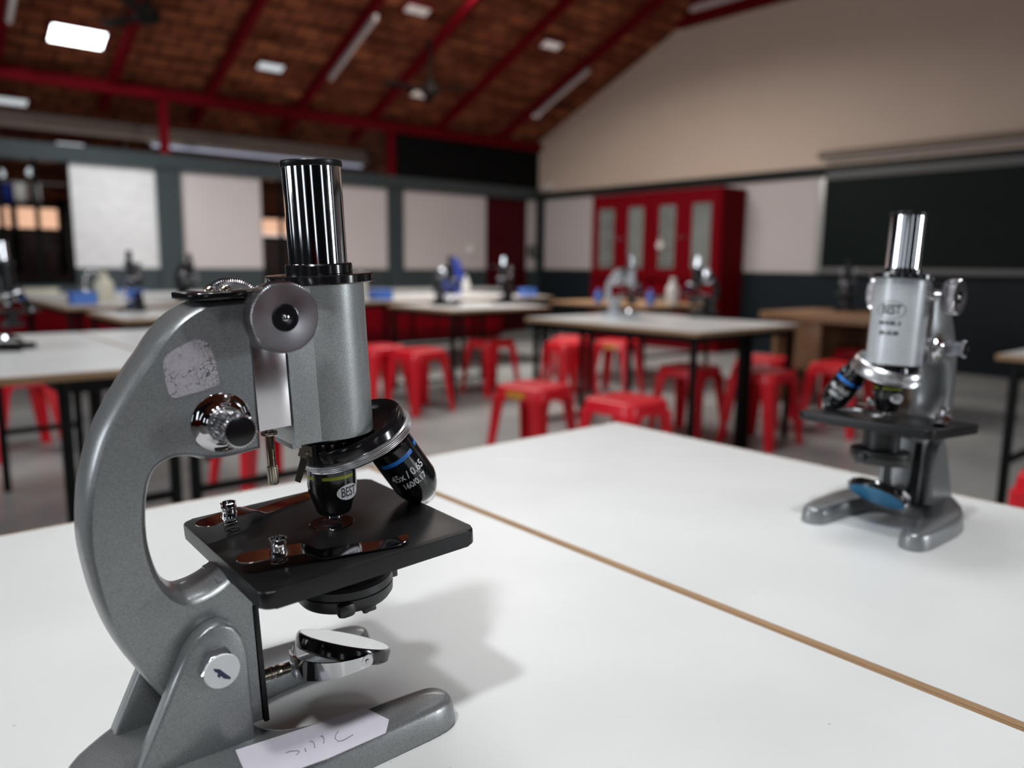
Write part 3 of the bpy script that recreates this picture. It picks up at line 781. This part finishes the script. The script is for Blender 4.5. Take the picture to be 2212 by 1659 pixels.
# gable wall with the chalkboard
def wall_poly(name, m, pts, x0, x1):
    b = MB(); b.prism(pts, x0, x1, Matrix(((0, 0, 1, 0), (1, 0, 0, 0), (0, 1, 0, 0), (0, 0, 0, 1)))); return struct(b.build(name, m, None, 30))
wall_poly('wall_right', M['cream'], [(9.62, 2.20), (9.62, 2.95), (9.5, 2.98), (6.74, 4.17), (-4.2, 4.17), (-4.2, 2.20)][::-1], XR, XR + .25)
struct(slab('wall_right_band', M['bandgreen'], XR - .012, XR + .25, -4.2, 9.55, 2.09, 2.205))
struct(slab('wall_right_panel', M['panel'], XR + .01, XR + .25, -4.2, 9.62, 1.0, 2.09))
struct(slab('wall_right_dado', M['dado'], XR - .006, XR + .25, -4.2, 9.62, 0, 1.0))
struct(slab('trim_1', M['bandgreen'], XR - .03, XR + .02, 9.30, 9.46, 0, 2.2))
# red steel along the flat top of the gable wall
b = MB(); b.box(XR - .14, XR, -2, 6.72, 4.12, 4.24); b.box(XR - .30, XR - .22, -2, 6.40, 4.30, 4.40)
struct(b.build('trim_2', M['redsteel'], None, 30))
struct(slab('trim_3', M['tubewhite'], XR - .20, XR + .1, -2, 6.45, 4.24, 4.34))
# long wall: columns, lintel band, panels, dado, opening with verandah behind
for i, (x0, x1) in enumerate(((-.9, -.65), (2.735, 3.0), (5.755, 6.0), (8.36 + .17, 8.6))):
    struct(slab('wall_left_column', M['teal'], x0, x1, YL - .05, YL + .2, 0, 2.1))
struct(slab('wall_left_band', M['teal'], -4.2, XR, YL - .05, YL + .22, 2.085, 2.255))
for i, (x0, x1, m) in enumerate(((1.885, 2.735, 'brickpanel'), (3.0, 3.96, 'panel'), (4.78, 5.755, 'panel'), (6.0, 7.505, 'panel'), (8.355, 8.53, 'panel'))):
    struct(slab('wall_left_panel', M[m], x0, x1, YL, YL + .15, .985, 2.085))
    struct(slab('wall_left_dado', M['teal'], x0, x1, YL - .01, YL + .15, 0, .985))
for x0, x1 in ((-.65, 1.885), (3.96, 4.78)):
    struct(slab('wall_left_dado', M['teal'], x0, x1, YL - .01, YL + .15, 0, .80))
struct(slab('wall_left_dado', M['teal'], -4.2, -.9, YL - .01, YL + .15, 0, 2.085))
d = slab('door_1', M['maroon'], 7.505, 8.355, YL + .02, YL + .08, 0, 2.085); struct(d)
b = MB(); b.lathe([(0, 0), (.012, 0), (.012, .05), (.028, .055), (.028, .07), (0, .075)], 16, frame((7.60, YL + .02, 1.02), (0, -1, 0))); b.build('door_handle', M['chrome'], d)
for k in range(3):
    slab('door_panel', M['maroon'], 7.60, 8.26, YL + .008, YL + .022, .15 + .63 * k, .68 + .63 * k, d, .004)
# window frames with bars in the two openings
for n, (x0, x1, nb) in enumerate(((-.65, 1.885, 8), (3.96, 4.78, 3))):
    b = MB()
    for k in range(nb + 1):
        x = x0 + (x1 - x0) * k / nb; b.box(x - .022, x + .022, YL + .03, YL + .07, .80, 2.085)
    b.box(x0, x1, YL + .03, YL + .07, 1.36, 1.39); b.box(x0, x1, YL + .02, YL + .09, .80, .86)
    struct(b.build('window_%d' % (n + 1), M['black'], None, 30))
# dark shutter above the lintel beside the corner
struct(slab('wall_left_shutter', M['black'], 5.92, XR, YL + .02, YL + .1, 2.255, 2.86))
# verandah beyond
struct(slab('wall_back_outer', M['darkbrick'], -4.2, XR, 12.2, 12.4, 0, 1.45))
struct(slab('wall_back_outer', M['darkbrick'], 2.3, 4.9, 12.2, 12.4, 1.45, 1.75))
struct(slab('wall_back_upper', M['darkbrick'], -4.2, XR, 12.2, 12.4, 1.75, 3.2))
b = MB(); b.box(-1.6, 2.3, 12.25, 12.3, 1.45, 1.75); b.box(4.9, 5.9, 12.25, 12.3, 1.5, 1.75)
struct(b.build('window_3', M['glow'], None, 0))  # strip of sunlit brick beyond, its sunlight put in as emission
b = MB()
for k in range(9): b.box(-1.6 + .55 * k, -1.53 + .55 * k, 12.1, 12.2, .9, 2.3)
struct(b.build('window_4', M['black'], None, 0))
struct(slab('trim_4', M['beige'], -1.5, 5.9, 10.2, 10.28, 2.50, 2.67))
lamp = tag(empty('tube_lamp', (4.6, 10.18, 2.49)), 'bluish lit tube lamp under the beige verandah beam behind the lintel', 'lamp')
b = MB(); b.box(-1.7, 1.25, -.02, .02, -.03, .01); b.build('casing', M['fitting'], lamp)
b = MB(); b.tube([(-1.65, 0, -.045), (1.2, 0, -.045)], .018, 10); b.build('tube', M['glowblue'], lamp)
# roof: one slope over the hall and verandah, the other side beyond the ridge
def roof_slope(name, y0, z0, y1, z1, x0=-4.2, x1=8.85):
    L = math.hypot(y1 - y0, z1 - z0); b = MB()
    b.box(0, x1 - x0, 0, L, -.06, 0)
    o = b.build(name, M['roof'], None, 30)
    o.location = (x0, y0, z0); o.rotation_euler = (math.atan2(z1 - z0, y1 - y0), 0, 0)
    return struct(o)
def zr(y): return 2.98 + .425 * (9.5 - y)
roof_slope('ceiling', 12.3, zr(12.3), 2.6, zr(2.6))
roof_slope('ceiling', 2.6, zr(2.6), -4.2, zr(2.6) - .425 * 6.8)
# eave beam with short posts, rafters
struct(slab('trim_5', M['redsteel'], -4.2, XR, YL - .06, YL + .06, 2.84, 2.965))
for x in (-.15, 2.865, 5.83):
    struct(slab('trim_6', M['redsteel'], x - .045, x + .045, YL - .03, YL + .05, 2.255, 2.84))
for x in (-.85, .2, 1.29, 2.35, 3.37, 4.49, 5.5, 6.59, 7.75):
    b = MB(); y0, y1 = 9.9, 2.7
    b.prism([(y0, zr(y0) - .115), (y1, zr(y1) - .115), (y1, zr(y1) - .003), (y0, zr(y0) - .003)], x - .04, x + .04, Matrix(((0, 0, 1, 0), (1, 0, 0, 0), (0, 1, 0, 0), (0, 0, 0, 1))))
    struct(b.build('trim_7', M['redsteel'], None, 30))
# back sides of the hall, out of the picture, with tall openings for daylight
def opening_wall(name, axis, pos, a0, a1, holes, h):
    b = MB(); cur = a0
    def add(p, q, z0, z1):
        if axis == 'x': b.box(pos - .1, pos, p, q, z0, z1)
        else: b.box(p, q, pos - .1, pos, z0, z1)
    for p, q in holes:
        add(cur, p, 0, h); add(p, q, 0, .9); add(p, q, 2.3, h); cur = q
    add(cur, a1, 0, h); return struct(b.build(name, M['dado'], None, 30))
opening_wall('wall_far', 'x', -4.1, -4.2, 12.3, [(-2.4, -1.7), (.2, .9), (3.2, 4.0), (6.0, 6.6)], 4.6)
opening_wall('wall_front', 'y', -4.1, -4.2, 8.9, [(-2.6, -2.0), (1.0, 1.5), (4.0, 4.5), (6.8, 7.3)], 4.6)
struct(slab('red_reflection_block', M['redpaint'], -4.1, 8.6, -4.1, -3.6, 0, .85))  # unseen red block, added for its reflection in the chrome

# glass tiles let into the roof
def roof_tile(x, y, key, label):
    w, d = (.235, .13) if key == 'tile_lit' else (.145, .065)
    t = empty('glass_roof_tile', (x, y, zr(y) - .004)); t.rotation_euler = (-math.atan(.425), 0, 0)
    tag(t, label, 'roof tile', 'glass tiles in the roof')
    b = MB(); b.box(-w, w, -d, d, -.030, -.012, None, .006); b.build('pane', M[key], t)
    b = MB()
    for x0, x1, y0, y1 in ((-w - .025, w + .025, d, d + .025), (-w - .025, w + .025, -d - .025, -d), (-w - .025, -w, -d, d), (w, w + .025, -d, d)): b.box(x0, x1, y0, y1, -.034, .0)
    b.build('frame', M['redsteel'], t)
roof_tile(1.93, 8.86, 'tile_lit', 'brightly glowing white glass tile in the brown tiled roof')
roof_tile(3.87, 8.80, 'tile_mid', 'pale glass tile in the second roof bay from the bright glowing tile')
roof_tile(5.92, 8.81, 'tile_dim', 'dim glass tile just below the hub of the dark ceiling fan')
roof_tile(7.87, 8.80, 'tile_dim', 'dim glass tile beside the tube light next to the cream gable wall')
roof_tile(5.00, 7.51, 'tile_dim', 'dim glass tile high in the roof beside the white tube light')
roof_tile(7.01, 7.51, 'tile_dim', 'dim glass tile high in the roof closest to the gable wall')
roof_tile(1.50, 10.02, 'tile_mid', 'bluish white glass tile in the roof beyond the red eave beam')
roof_tile(2.17, 10.75, 'tile_mid', 'small pale glass tile low in the verandah roof above the lintel')
# unlit tube lights under the rafters
for x, lab in ((1.33, 'unlit tube light under the rafter at the edge of the picture'), (4.53, 'long white tube light fixed along the red rafter in mid roof'), (7.79, 'dim tube light on the last red rafter before the gable wall')):
    y = 8.12
    t = empty('tube_light', (x, y, zr(y) - .125)); t.rotation_euler = (-math.atan(.425), 0, 0); tag(t, lab, 'tube light', 'tube lights along the rafters')
    slab('casing', M['fitting'], -.03, .03, -.58, .58, -.02, .03, t, .004)
    b = MB(); b.tube([(0, -.56, -.035), (0, .56, -.035)], .019, 12); b.build('tube', M['tubewhite'], t)
# ceiling fans on rods
def fan(x, y, z, rz, label):
    t = tag(empty('ceiling_fan', (x, y, z), rz), label, 'ceiling fan', 'ceiling fans under the roof')
    b = MB(); b.lathe([(0, -.09), (.05, -.085), (.105, -.05), (.115, 0), (.105, .04), (.04, .07), (0, .07)], 32); b.build('motor', M['fanblack'], t)
    b = MB(); h = zr(y) - z - .01; b.tube([(0, 0, .05), (0, 0, h)], .016, 12); b.lathe([(.016, h - .09), (.05, h - .06), (.055, h - .01), (.016, h)], 20); b.lathe([(.016, .05), (.045, .07), (.04, .12), (.016, .14)], 20); b.build('rod', M['fanblack'], t)
    for k in range(3):
        b = MB(); T = Matrix.Rotation(2 * PI * k / 3, 4, 'Z') @ Matrix.Rotation(R(15), 4, 'X')
        b.box(.09, .2, -.02, .02, -.012, .0, T); b.prism([(.17, -.045), (.6, -.06), (.63, -.03), (.63, .04), (.6, .06), (.17, .05)], -.008, -.002, T)
        b.build('blade', M['fanblack'], t)
fan(5.46, 7.93, 3.10, R(58), 'dark ceiling fan hanging on a rod before the glass tiles')
fan(2.32, 7.93, 3.30, R(-8), 'dark ceiling fan cut by the top picture edge near the glowing tile')

# fittings on the walls
cb = tag(empty('chalkboard', (XR, 3.1, 1.0)), 'large dark green chalkboard on the gable wall with aluminium edging', 'chalkboard')
slab('writing_surface', M['board'], -.030, -.012, -1.4, 1.47, .06, 1.05, cb)
slab('frame_side', M['boardframe'], -.045, -.005, 1.46, 1.54, 0, 1.07, cb, .004)
slab('frame_side', M['boardframe'], -.045, -.005, -1.46, -1.39, 0, 1.07, cb, .004)
slab('frame_top', M['darkframe'], -.05, -.005, -1.45, 1.46, 1.045, 1.13, cb, .004)
slab('chalk_ledge', M['darkframe'], -.08, -.005, -1.45, 1.46, 0, .06, cb, .004)
sc_ = tag(empty('projection_screen', (XR, 3.1, 2.32)), 'rolled up projection screen in a brown casing above the chalkboard', 'projection screen')
b = MB(); b.tube([(-.06, -1.5, 0), (-.06, 1.55, 0)], .042, 16); b.build('casing', M['screencase'], sc_)
for y in (-1.2, 1.3): slab('bracket', M['screencase'], -.06, -.001, y - .02, y + .02, -.03, .05, sc_)
b = MB(); b.tube([(-.06, -1.45, -.055), (-.06, 1.5, -.055)], .012, 8); b.build('screen_bar', M['panel'], sc_)
# red glass-fronted cupboard against the gable wall
cx0 = 8.10
cup = tag(empty('glass_cupboard', (cx0, 5.6, 0)), 'tall red cupboard with two rows of glazed doors on the gable wall', 'cupboard')
W_, D_, H_ = 2.16, XR - cx0 - .02, 2.02
b = MB(); b.box(0, D_, 0, .03, 0, H_); b.box(0, D_, W_ - .03, W_, 0, H_); b.box(0, D_, .03, W_ - .03, H_ - .06, H_); b.box(0, D_, .03, W_ - .03, 0, .1); b.box(.02, D_, .03, W_ - .03, .80, .90); b.box(.02, D_, W_ / 2 - .02, W_ / 2 + .02, .1, H_ - .06)
b.build('carcass', M['redpaint'], cup, 30)
slab('back_panel', M['shelfgoods'], D_ - .02, D_ - .005, .03, W_ - .03, .1, H_ - .06, cup)
for z in (1.18, 1.48, 1.72, .45): slab('shelf', M['shelfgoods'], .12, D_ - .02, .03, W_ - .03, z, z + .022, cup)
yd = [(.02, .555), (.56, 1.075), (1.085, 1.60), (1.605, 2.14)]
for r_, (z0, z1) in enumerate(((.11, .80), (.90, 1.955))):
    for y0, y1 in yd:
        b = MB(); w = .125
        b.box(-.02, .005, y0, y0 + w, z0, z1); b.box(-.02, .005, y1 - w, y1, z0, z1); b.box(-.02, .005, y0 + w, y1 - w, z1 - .115, z1); b.box(-.02, .005, y0 + w, y1 - w, z0, z0 + .13)
        dr = b.build('door', M['redpaint'], cup, 30)
        slab('pane', M['glass'], -.010, -.004, y0 + w, y1 - w, z0 + .13, z1 - .115, dr)
        b = MB(); b.lathe([(.008, 0), (.008, .02), (.016, .026), (.012, .034), (0, .036)], 16, frame((-.02, y1 - .04 if y0 in (.02, 1.085) else y0 + .04, (z0 + z1) / 2), (-1, 0, 0))); b.build('knob', M['chrome'], dr)
seal = tag(empty('round_disc', (cx0 - .021, 6.52, 1.33)), 'small white round disc hanging on a red cupboard door', 'disc')
b = MB(); b.lathe([(0, 0), (.042, 0), (.046, .004), (.042, .008), (0, .010)], 24, frame((0, 0, 0), (-1, 0, 0))); b.build('face', M['whiteplastic'], seal)
b = MB(); b.box(-.004, .0, -.006, .006, .03, .10); b.build('hanger', M['whiteplastic'], seal)
# counter along the long wall: worktop and red units
wt = slab('worktop', M['laminate'], -1.5, 7.45, 8.72, YL - .012, .68, .72, None, .004); tag(wt, 'long pale worktop along the panelled wall above the red units', 'worktop')
for k in range(11):
    x = -1.45 + .8 * k
    u = tag(empty('base_unit', (x, 8.78, 0)), ['red base unit under the long worktop, seen below the tables', 'red base unit under the long worktop, seen below the tables'][k % 2], 'base unit', 'red base units along the wall')
    b = MB(); b.box(0, .78, .02, .62, .06, .679); b.box(.02, .76, .06, .6, 0, .06); b.build('carcass', M['maroon'], u, 30)
    for j in range(2):
        dd = slab('door', M['redpaint'], .03 + .38 * j, .37 + .38 * j, 0, .019, .09, .66, u, .003)
        b = MB(); b.lathe([(.006, 0), (.006, .018), (.013, .022), (.010, .030), (0, .031)], 12, frame((.33 + .11 * j, 0, .58), (0, -1, 0))); b.build('knob', M['chrome'], dd)
# switch, conduit, small boxes
sw = tag(empty('switch_box', (7.20, YL - .001, 1.28)), 'small white switch box with conduit on the pinkish wall panel', 'switch')
slab('plate', M['whiteplastic'], -.06, .06, -.03, 0, -.06, .06, sw, .004); slab('rocker', M['whiteplastic'], -.02, .02, -.036, -.029, -.03, .03, sw, .002)
b = MB(); b.tube([(.1, -.012, .04), (.1, -.012, .80)], .014, 8); b.build('conduit', M['panel'], sw)
sw = tag(empty('meter_box', (8.44, YL - .001, 1.28)), 'black box on the narrow white strip beside the maroon door', 'meter box')
slab('case', M['black'], -.075, .075, -.05, 0, -.09, .09, sw, .005); slab('cover', M['darkframe'], -.06, .06, -.056, -.049, -.07, .07, sw, .003)
loud = tag(empty('wall_lamp', (8.58, 9.18, 2.31)), 'small pale lamp fixed on the cream wall above the corner', 'wall lamp')
slab('plate', M['whiteplastic'], -.012, .018, -.05, .05, -.05, .05, loud, .004); b = MB(); b.lathe([(.02, 0), (.03, .03), (.045, .08), (0, .085)], 16, frame((-.01, 0, 0), (-1, 0, -.3))); b.build('shade', M['whiteplastic'], loud)
# things hanging beyond the barred window
for k, (x, z, h, w, mk) in enumerate(((1.47, 1.70, .22, .10, 'deepblue'), (1.60, 1.72, .22, .12, 'whiteplastic'), (1.76, 1.74, .20, .09, 'whiteplastic'))):
    c = tag(empty('hanging_cloth', (x, 10.6, z + h)), ['blue cloth hanging beyond the barred window', 'wider white cloth hanging beyond the barred window', 'narrow white cloth hanging beyond the barred window next to the white one'][k], 'cloth', 'cloths hung on the verandah')
    b = MB(); n = 10; vs = []
    for i in range(n + 1):
        xx = -w / 2 + w * i / n; yy = .012 * math.sin(i * 1.9)
        for zz in (0, -h): vs += [(xx, yy, zz), (xx, yy + .006, zz)]
    fs = []
    for i in range(n):
        a, q = 4 * i, 4 * i + 4; fs += [(a, q, q + 2, a + 2), (a + 1, a + 3, q + 3, q + 1), (a, a + 1, q + 1, q), (a + 2, q + 2, q + 3, a + 3)]
    b.poly(vs, fs); b.build('fabric', M[mk], c)
    b = MB(); b.tube([(-w / 2, 0, .006), (w / 2, 0, .006)], .006, 6); b.build('hanger', M['fitting'], c)
rail = tag(empty('drying_rail', (1.6, 10.6, 1.945)), 'thin rail on the verandah carrying the hanging cloths', 'rail')
b = MB(); b.tube([(-1.2, 0, 0), (1.2, 0, 0)], .009, 8); b.build('bar', M['fitting'], rail)
b = MB()
for x in (-1.15, 1.15): b.tube([(x, 0, 0), (x, 0, zr(10.6) - 1.945)], .006, 6)
b.build('wire', M['fitting'], rail)
for k, (x, z) in enumerate(((1.43, 2.03), (1.72, 2.07))):
    c = tag(empty('bulb_lamp', (x, 10.62, zr(10.62) - .002)), ['glowing bulb on the verandah above the hanging blue cloth', 'glowing bulb on the verandah above the narrow white cloth'][k], 'lamp', 'bulbs on the verandah')
    b = MB(); b.tube([(0, 0, 0), (0, 0, z - zr(10.62) + .06)], .005, 6); b.build('cord', M['black'], c)
    b = MB(); b.lathe([(0, -.045), (.028, -.04), (.042, -.01), (.036, .02), (.018, .045), (0, .05)], 20, Matrix.Translation((0, 0, z - zr(10.62)))); b.build('bulb', M['tile_mid'], c)

# ------------------------------------------------------------------ tables
def table(label, x0, x1, y0, y1, legs=None, group='white topped lab tables', z=.72, rail=True, top='laminate'):
    t = tag(empty('lab_table', (x0, y0, 0)), label, 'table', group)
    w, d = x1 - x0, y1 - y0
    slab('tabletop', M['edge'], 0, w, 0, d, z - .024, z - .0006, t, .0015)
    slab('laminate', M[top], .0074, w - .0074, .0074, d - .0074, z - .001, z, t)
    L = legs or [(.03, .05), (w - .03, .05), (.03, d - .05), (w - .03, d - .05)]
    b = MB()
    xs = sorted({round(p[0], 3) for p in L}); ys = sorted({round(p[1], 3) for p in L})
    for y in ys: b.box(xs[0], xs[-1], y - .014, y + .014, z - .064, z - .0245)
    for x in (xs[0], xs[-1]): b.box(x - .014, x + .014, ys[0], ys[-1], z - .064, z - .0245)
    b.build('apron', M['blacksteel'], t)
    for (x, y) in L:
        slab('leg', M['blacksteel'], x - .0155, x + .0155, y - .0155, y + .0155, 0, z - .0245, t, .002)
    if rail:
        for y in (ys if rail is True else ys[-1:]):
            zz = .265 if rail is True else .02
            b = MB(); b.box(xs[0], xs[-1], y - .012, y + .012, zz, zz + .025); b.build('foot_rail', M['blacksteel'], t)
    return t
table('white lab table carrying the big grey microscope in front', -.06, .6428, -.30, 1.119)
table('white lab table beyond the wooden seam, carrying the pale silver microscope', .6432, 1.265, -.30, 1.125)
table('white table with wooden edge behind the arm of the big microscope', .16, .8185, 2.65, 4.19, [(.314, .03), (.628, .03), (.314, 1.49), (.628, 1.49)])
table('white table joined to the one seen behind the big microscope arm', .8195, 1.42, 2.65, 4.19, [(.035, .03), (.57, .03), (.035, 1.49), (.57, 1.49)])
table('white table in the middle of the hall carrying the pale curved microscope', 3.355, 3.874, 2.43, 3.80, [(.05, .06), (.500, .06), (.05, 1.31), (.48, 1.31)], rail='back')
table('white table in mid hall carrying the black microscope with the shiny knob', 3.876, 4.40, 2.43, 3.80, [(.055, .06), (.50, .06), (.04, 1.31), (.455, 1.31)], rail='back')
table('white table behind two red stools, in front of the maroon door', 3.45, 4.46, 4.72, 5.66, rail='back')
table('white table carrying the black microscope with a blue stage', 1.22, 2.30, 4.95, 5.90)
table('white table carrying the blue box and cream jug', 1.20, 2.60, 6.45, 8.30)
table('white table with the cream bottle beside the big eyepiece tube', 3.50, 4.62, 6.22, 7.65)
table('white table under the tall blue cloth near the maroon door', 4.66, 5.90, 6.22, 7.65)
table('wooden edged table in front of the red cupboard carrying blue cups', 5.12, 6.10, 4.25, 5.45, group=None, top='edge')
table('white table corner cut by the picture edge beyond the pale silver microscope', 3.53, 4.70, -.30, 1.10, [(.04, .05), (1.13, .05), (.04, 1.335), (1.13, 1.335)])
# brown teacher's desk
ds = tag(empty('teacher_desk', (5.42, 2.45, 0)), 'brown plywood desk below the chalkboard behind the silver microscope', 'desk')
slab('desk_top', M['plywood'], 0, .84, 0, .91, .66, .72, ds, .003)
slab('side_panel', M['plywood'], .04, .08, .42, .62, .30, .66, ds, .002); slab('side_panel', M['plywood'], .10, .80, .80, .84, 0, .66, ds, .002); slab('side_panel', M['plywood'], .10, .80, .05, .09, 0, .66, ds, .002)
slab('back_panel', M['plywood'], .77, .80, .09, .80, .20, .66, ds, .002)
slab('leg', M['blacksteel'], .05, .09, .50, .54, 0, .30, ds)

# ------------------------------------------------------------------ red plastic stools
def make_stool():
    t = empty('plastic_stool', (0, 0, 0)); H = .45; s = .150
    b = MB()
    def ring(s_, r_, z): return [(x, y, z) for x, y in round_rect(-s_, s_, -s_, s_, r_, 5)]
    secs = [ring(.03, .0299, H - .004), ring(s - .035, .03, H - .001), ring(s - .012, .045, H), ring(s - .002, .05, H - .006), ring(s, .052, H - .014), ring(s + .006, .054, H - .060), ring(s + .002, .052, H - .060), ring(s - .006, .048, H - .016), ring(s - .03, .03, H - .012), ring(.03, .0299, H - .012)]
    n = len(secs[0]); vs = [v for s_ in secs for v in s_]
    fs = [(k * n + i, k * n + (i + 1) % n, (k + 1) * n + (i + 1) % n, (k + 1) * n + i) for k in range(len(secs) - 1) for i in range(n)]
    fs.append(tuple(range(n - 1, -1, -1))); fs.append(tuple(range((len(secs) - 1) * n, len(secs) * n)))
    b.poly(vs, fs); b.build('seat', M['red'], t, 50)
    for sx in (-1, 1):
        for sy in (-1, 1):
            b = MB(); sec = []
            for z, c, w in ((H - .055, .112, .047), (H - .10, .122, .036), (.02, .163, .022), (0, .165, .024)):
                c2 = c
                sec.append([(sx * (c2 - w), sy * (c2 + w), z), (sx * (c2 + w * .6), sy * (c2 + w), z), (sx * (c2 + w), sy * (c2 + w * .6), z), (sx * (c2 + w), sy * (c2 - w), z), (sx * (c2 + w * .55), sy * (c2 - w), z), (sx * (c2 + w * .5), sy * (c2 + w * .5), z), (sx * (c2 - w), sy * (c2 + w * .55), z)])
            n2 = 7; vs = [v for q in sec for v in q]
            fs = [(k * n2 + i, k * n2 + (i + 1) % n2, (k + 1) * n2 + (i + 1) % n2, (k + 1) * n2 + i) for k in range(3) for i in range(n2)]
            fs += [tuple(range(n2)), tuple(range(3 * n2, 4 * n2))]
            b.poly(vs, fs); b.build('leg', M['red'], t, 30)
    return t
stool0 = make_stool(); used = []
def place_stool(x, y, rz, label, lab_side=None):
    t = stool0 if not used else copy_tree(stool0); used.append(t)
    t.location = (x, y, 0); t.rotation_euler = (0, 0, R(rz)); tag(t, label, 'stool', 'red plastic stools')
    return t
SP = [
 (2.65, 2.93, 12, 'red stool with a yellow label close behind the far table corner'),
 (2.72, 2.36, 2, 'red stool just beyond the corner of the front table, seat seen from above'),
 (3.96, 2.92, 5, 'red stool under the mid hall table behind its corner leg'),
 (4.145, 2.52, 0, 'red stool in front of the paired table legs, lower of two overlapping'),
 (4.76, 2.90, 10, 'red stool behind the paired table legs, upper of two overlapping'),
 (4.85, 2.40, 4, 'red stool half hidden by the blue ringed objective of the silver microscope'),
 (4.80, 4.28, 20, 'red stool with a yellow label behind the mid hall table'),
 (3.10, 4.66, 3, 'red stool in front of the table near the maroon door, closer of the pair'),
 (3.00, 5.05, 0, 'red stool behind the dome of the big nosepiece, farther of the pair'),
 (4.02, 4.98, 0, 'dark red stool under the far table beside the black leg'),
 (4.38, 4.42, -12, 'red stool in shade beyond the far corner of the mid hall table'),
 (4.72, 4.72, 30, 'small red stool in shade between the two mid hall tables'),
 (.66, 4.95, 8, 'red stool under the white table behind the big microscope arm'),
 (1.42, 3.48, 6, 'red stool seen below the hanging limit screw of the big microscope'),
 (2.80, .60, 4, 'red stool just showing at the picture edge past the silver microscope base'),
 (5.88, 2.76, 5, 'dark red stool tucked under the brown desk'),
]
ST = [place_stool(*a) for a in SP]
def stool_label(t, ang):
    b = MB(); b.box(-.055, .055, -.1575, -.1545, .398, .428, Matrix.Rotation(R(ang), 4, 'Z')); o = b.build('label', M['stoollabel'], t); o['label'] = 'yellow paper label'
stool_label(ST[0], -90); stool_label(ST[6], -90)

# ------------------------------------------------------------------ small things on the tables
def bottle(x, y, z, r, h, key, label, cat='bottle', name='bottle'):
    t = tag(empty(name, (x, y, z)), label, cat)
    b = MB(); b.lathe([(0, 0), (r * .92, 0), (r, .008), (r, h * .55), (r * .9, h * .66), (r * .45, h * .82), (r * .38, h * .88), (0, h * .88)], 28); b.build('body', M[key], t)
    b = MB(); b.lathe([(0, h * .87), (r * .45, h * .87), (r * .45, h * .98), (r * .3, h), (0, h)], 20); b.build('cap', M[key], t)
def tray(x, y, z, w, d, h, key, label, rz=0):
    t = tag(empty('plastic_box', (x, y, z), R(rz)), label, 'box')
    b = MB(); b.box(-w / 2, w / 2, -d / 2, d / 2, 0, .006); b.box(-w / 2, w / 2, -d / 2, -d / 2 + .006, 0, h); b.box(-w / 2, w / 2, d / 2 - .006, d / 2, 0, h); b.box(-w / 2, -w / 2 + .006, -d / 2, d / 2, 0, h); b.box(w / 2 - .006, w / 2, -d / 2, d / 2, 0, h); b.build('body', M[key], t)
    b = MB(); b.box(-w / 2 - .006, w / 2 + .006, -d / 2 - .006, d / 2 + .006, h, h + .012, None, .003); b.build('lid', M[key], t)
bottle(1.70, 7.50, .72, .078, .245, 'cream_plastic', 'cream plastic jug on a white table by the steel tap', 'jug', 'jug')
tray(1.40, 6.88, .72, .19, .13, .085, 'bluebox', 'blue plastic box on the white table beside the cream jug', 0)
bottle(3.58, 6.34, .72, .055, .26, 'cream_plastic', 'cream bottle peeping out beside the big microscope body')
tray(3.82, 6.40, .72, .20, .13, .085, 'bluebox', 'light blue box on the far table next to the cream bottle')
bottle(5.06, 6.70, .72, .045, .22, 'whiteplastic', 'pinkish white bottle beside the tall blue cloth')
t = tag(empty('draped_cloth', (5.40, 7.36, .72)), 'tall dark blue cloth draped to a point on a far table', 'cloth')
b = MB(); n = 40; rows_ = [(0, .16), (.08, .15), (.2, .12), (.3, .085), (.38, .05), (.42, .02)]; vs = []
for z, r_ in rows_:
    for i in range(n):
        a = 2 * PI * i / n; rr = r_ * (1 + .13 * math.sin(a * 7 + z * 9)); vs.append((rr * math.cos(a), rr * .7 * math.sin(a), z))
fs = [(k * n + i, k * n + (i + 1) % n, (k + 1) * n + (i + 1) % n, (k + 1) * n + i) for k in range(len(rows_) - 1) for i in range(n)] + [tuple(range((len(rows_) - 1) * n, len(rows_) * n)), tuple(range(n - 1, -1, -1))]
b.poly(vs, fs); b.build('fabric', M['deepblue'], t)
tray(5.70, 6.42, .72, .16, .12, .07, 'bluebox', 'blue box on the far table below the maroon door')
bottle(5.35, 4.40, .72, .035, .14, 'bluebox', 'small blue bottle between the two mid hall microscopes')
bottle(5.24, 4.92, .72, .035, .13, 'bluebox', 'small blue bottle hidden behind the pale curved microscope')
bottle(5.57, 4.33, .72, .055, .24, 'whiteplastic', 'white bottle just behind the black microscope with the shiny knob')
tray(1.32, 8.95, .72, .55, .25, .05, 'cream_plastic', 'flat cream tray on the worktop under the barred window')
tray(4.05, 8.98, .72, .35, .22, .05, 'cream_plastic', 'flat cream tray on the worktop beside the second opening')
tp = tag(empty('water_tap', (1.86, 8.95, .72)), 'curved steel swan neck tap rising from the worktop', 'tap')
b = MB(); b.tube([(0, 0, 0), (0, 0, .16)] + [(.075 - .075 * math.cos(k * PI / 10), -.0, .16 + .075 * math.sin(k * PI / 10)) for k in range(1, 11)] + [(.15, 0, .12)], .013, 12); b.build('spout', M['brushed'], tp)
b = MB(); b.lathe([(0, 0), (.03, 0), (.03, .02), (.018, .04), (0, .04)], 20); b.build('base', M['brushed'], tp)
b = MB(); b.box(-.035, .035, -.006, .006, .05, .065); b.build('handle', M['brushed'], tp)
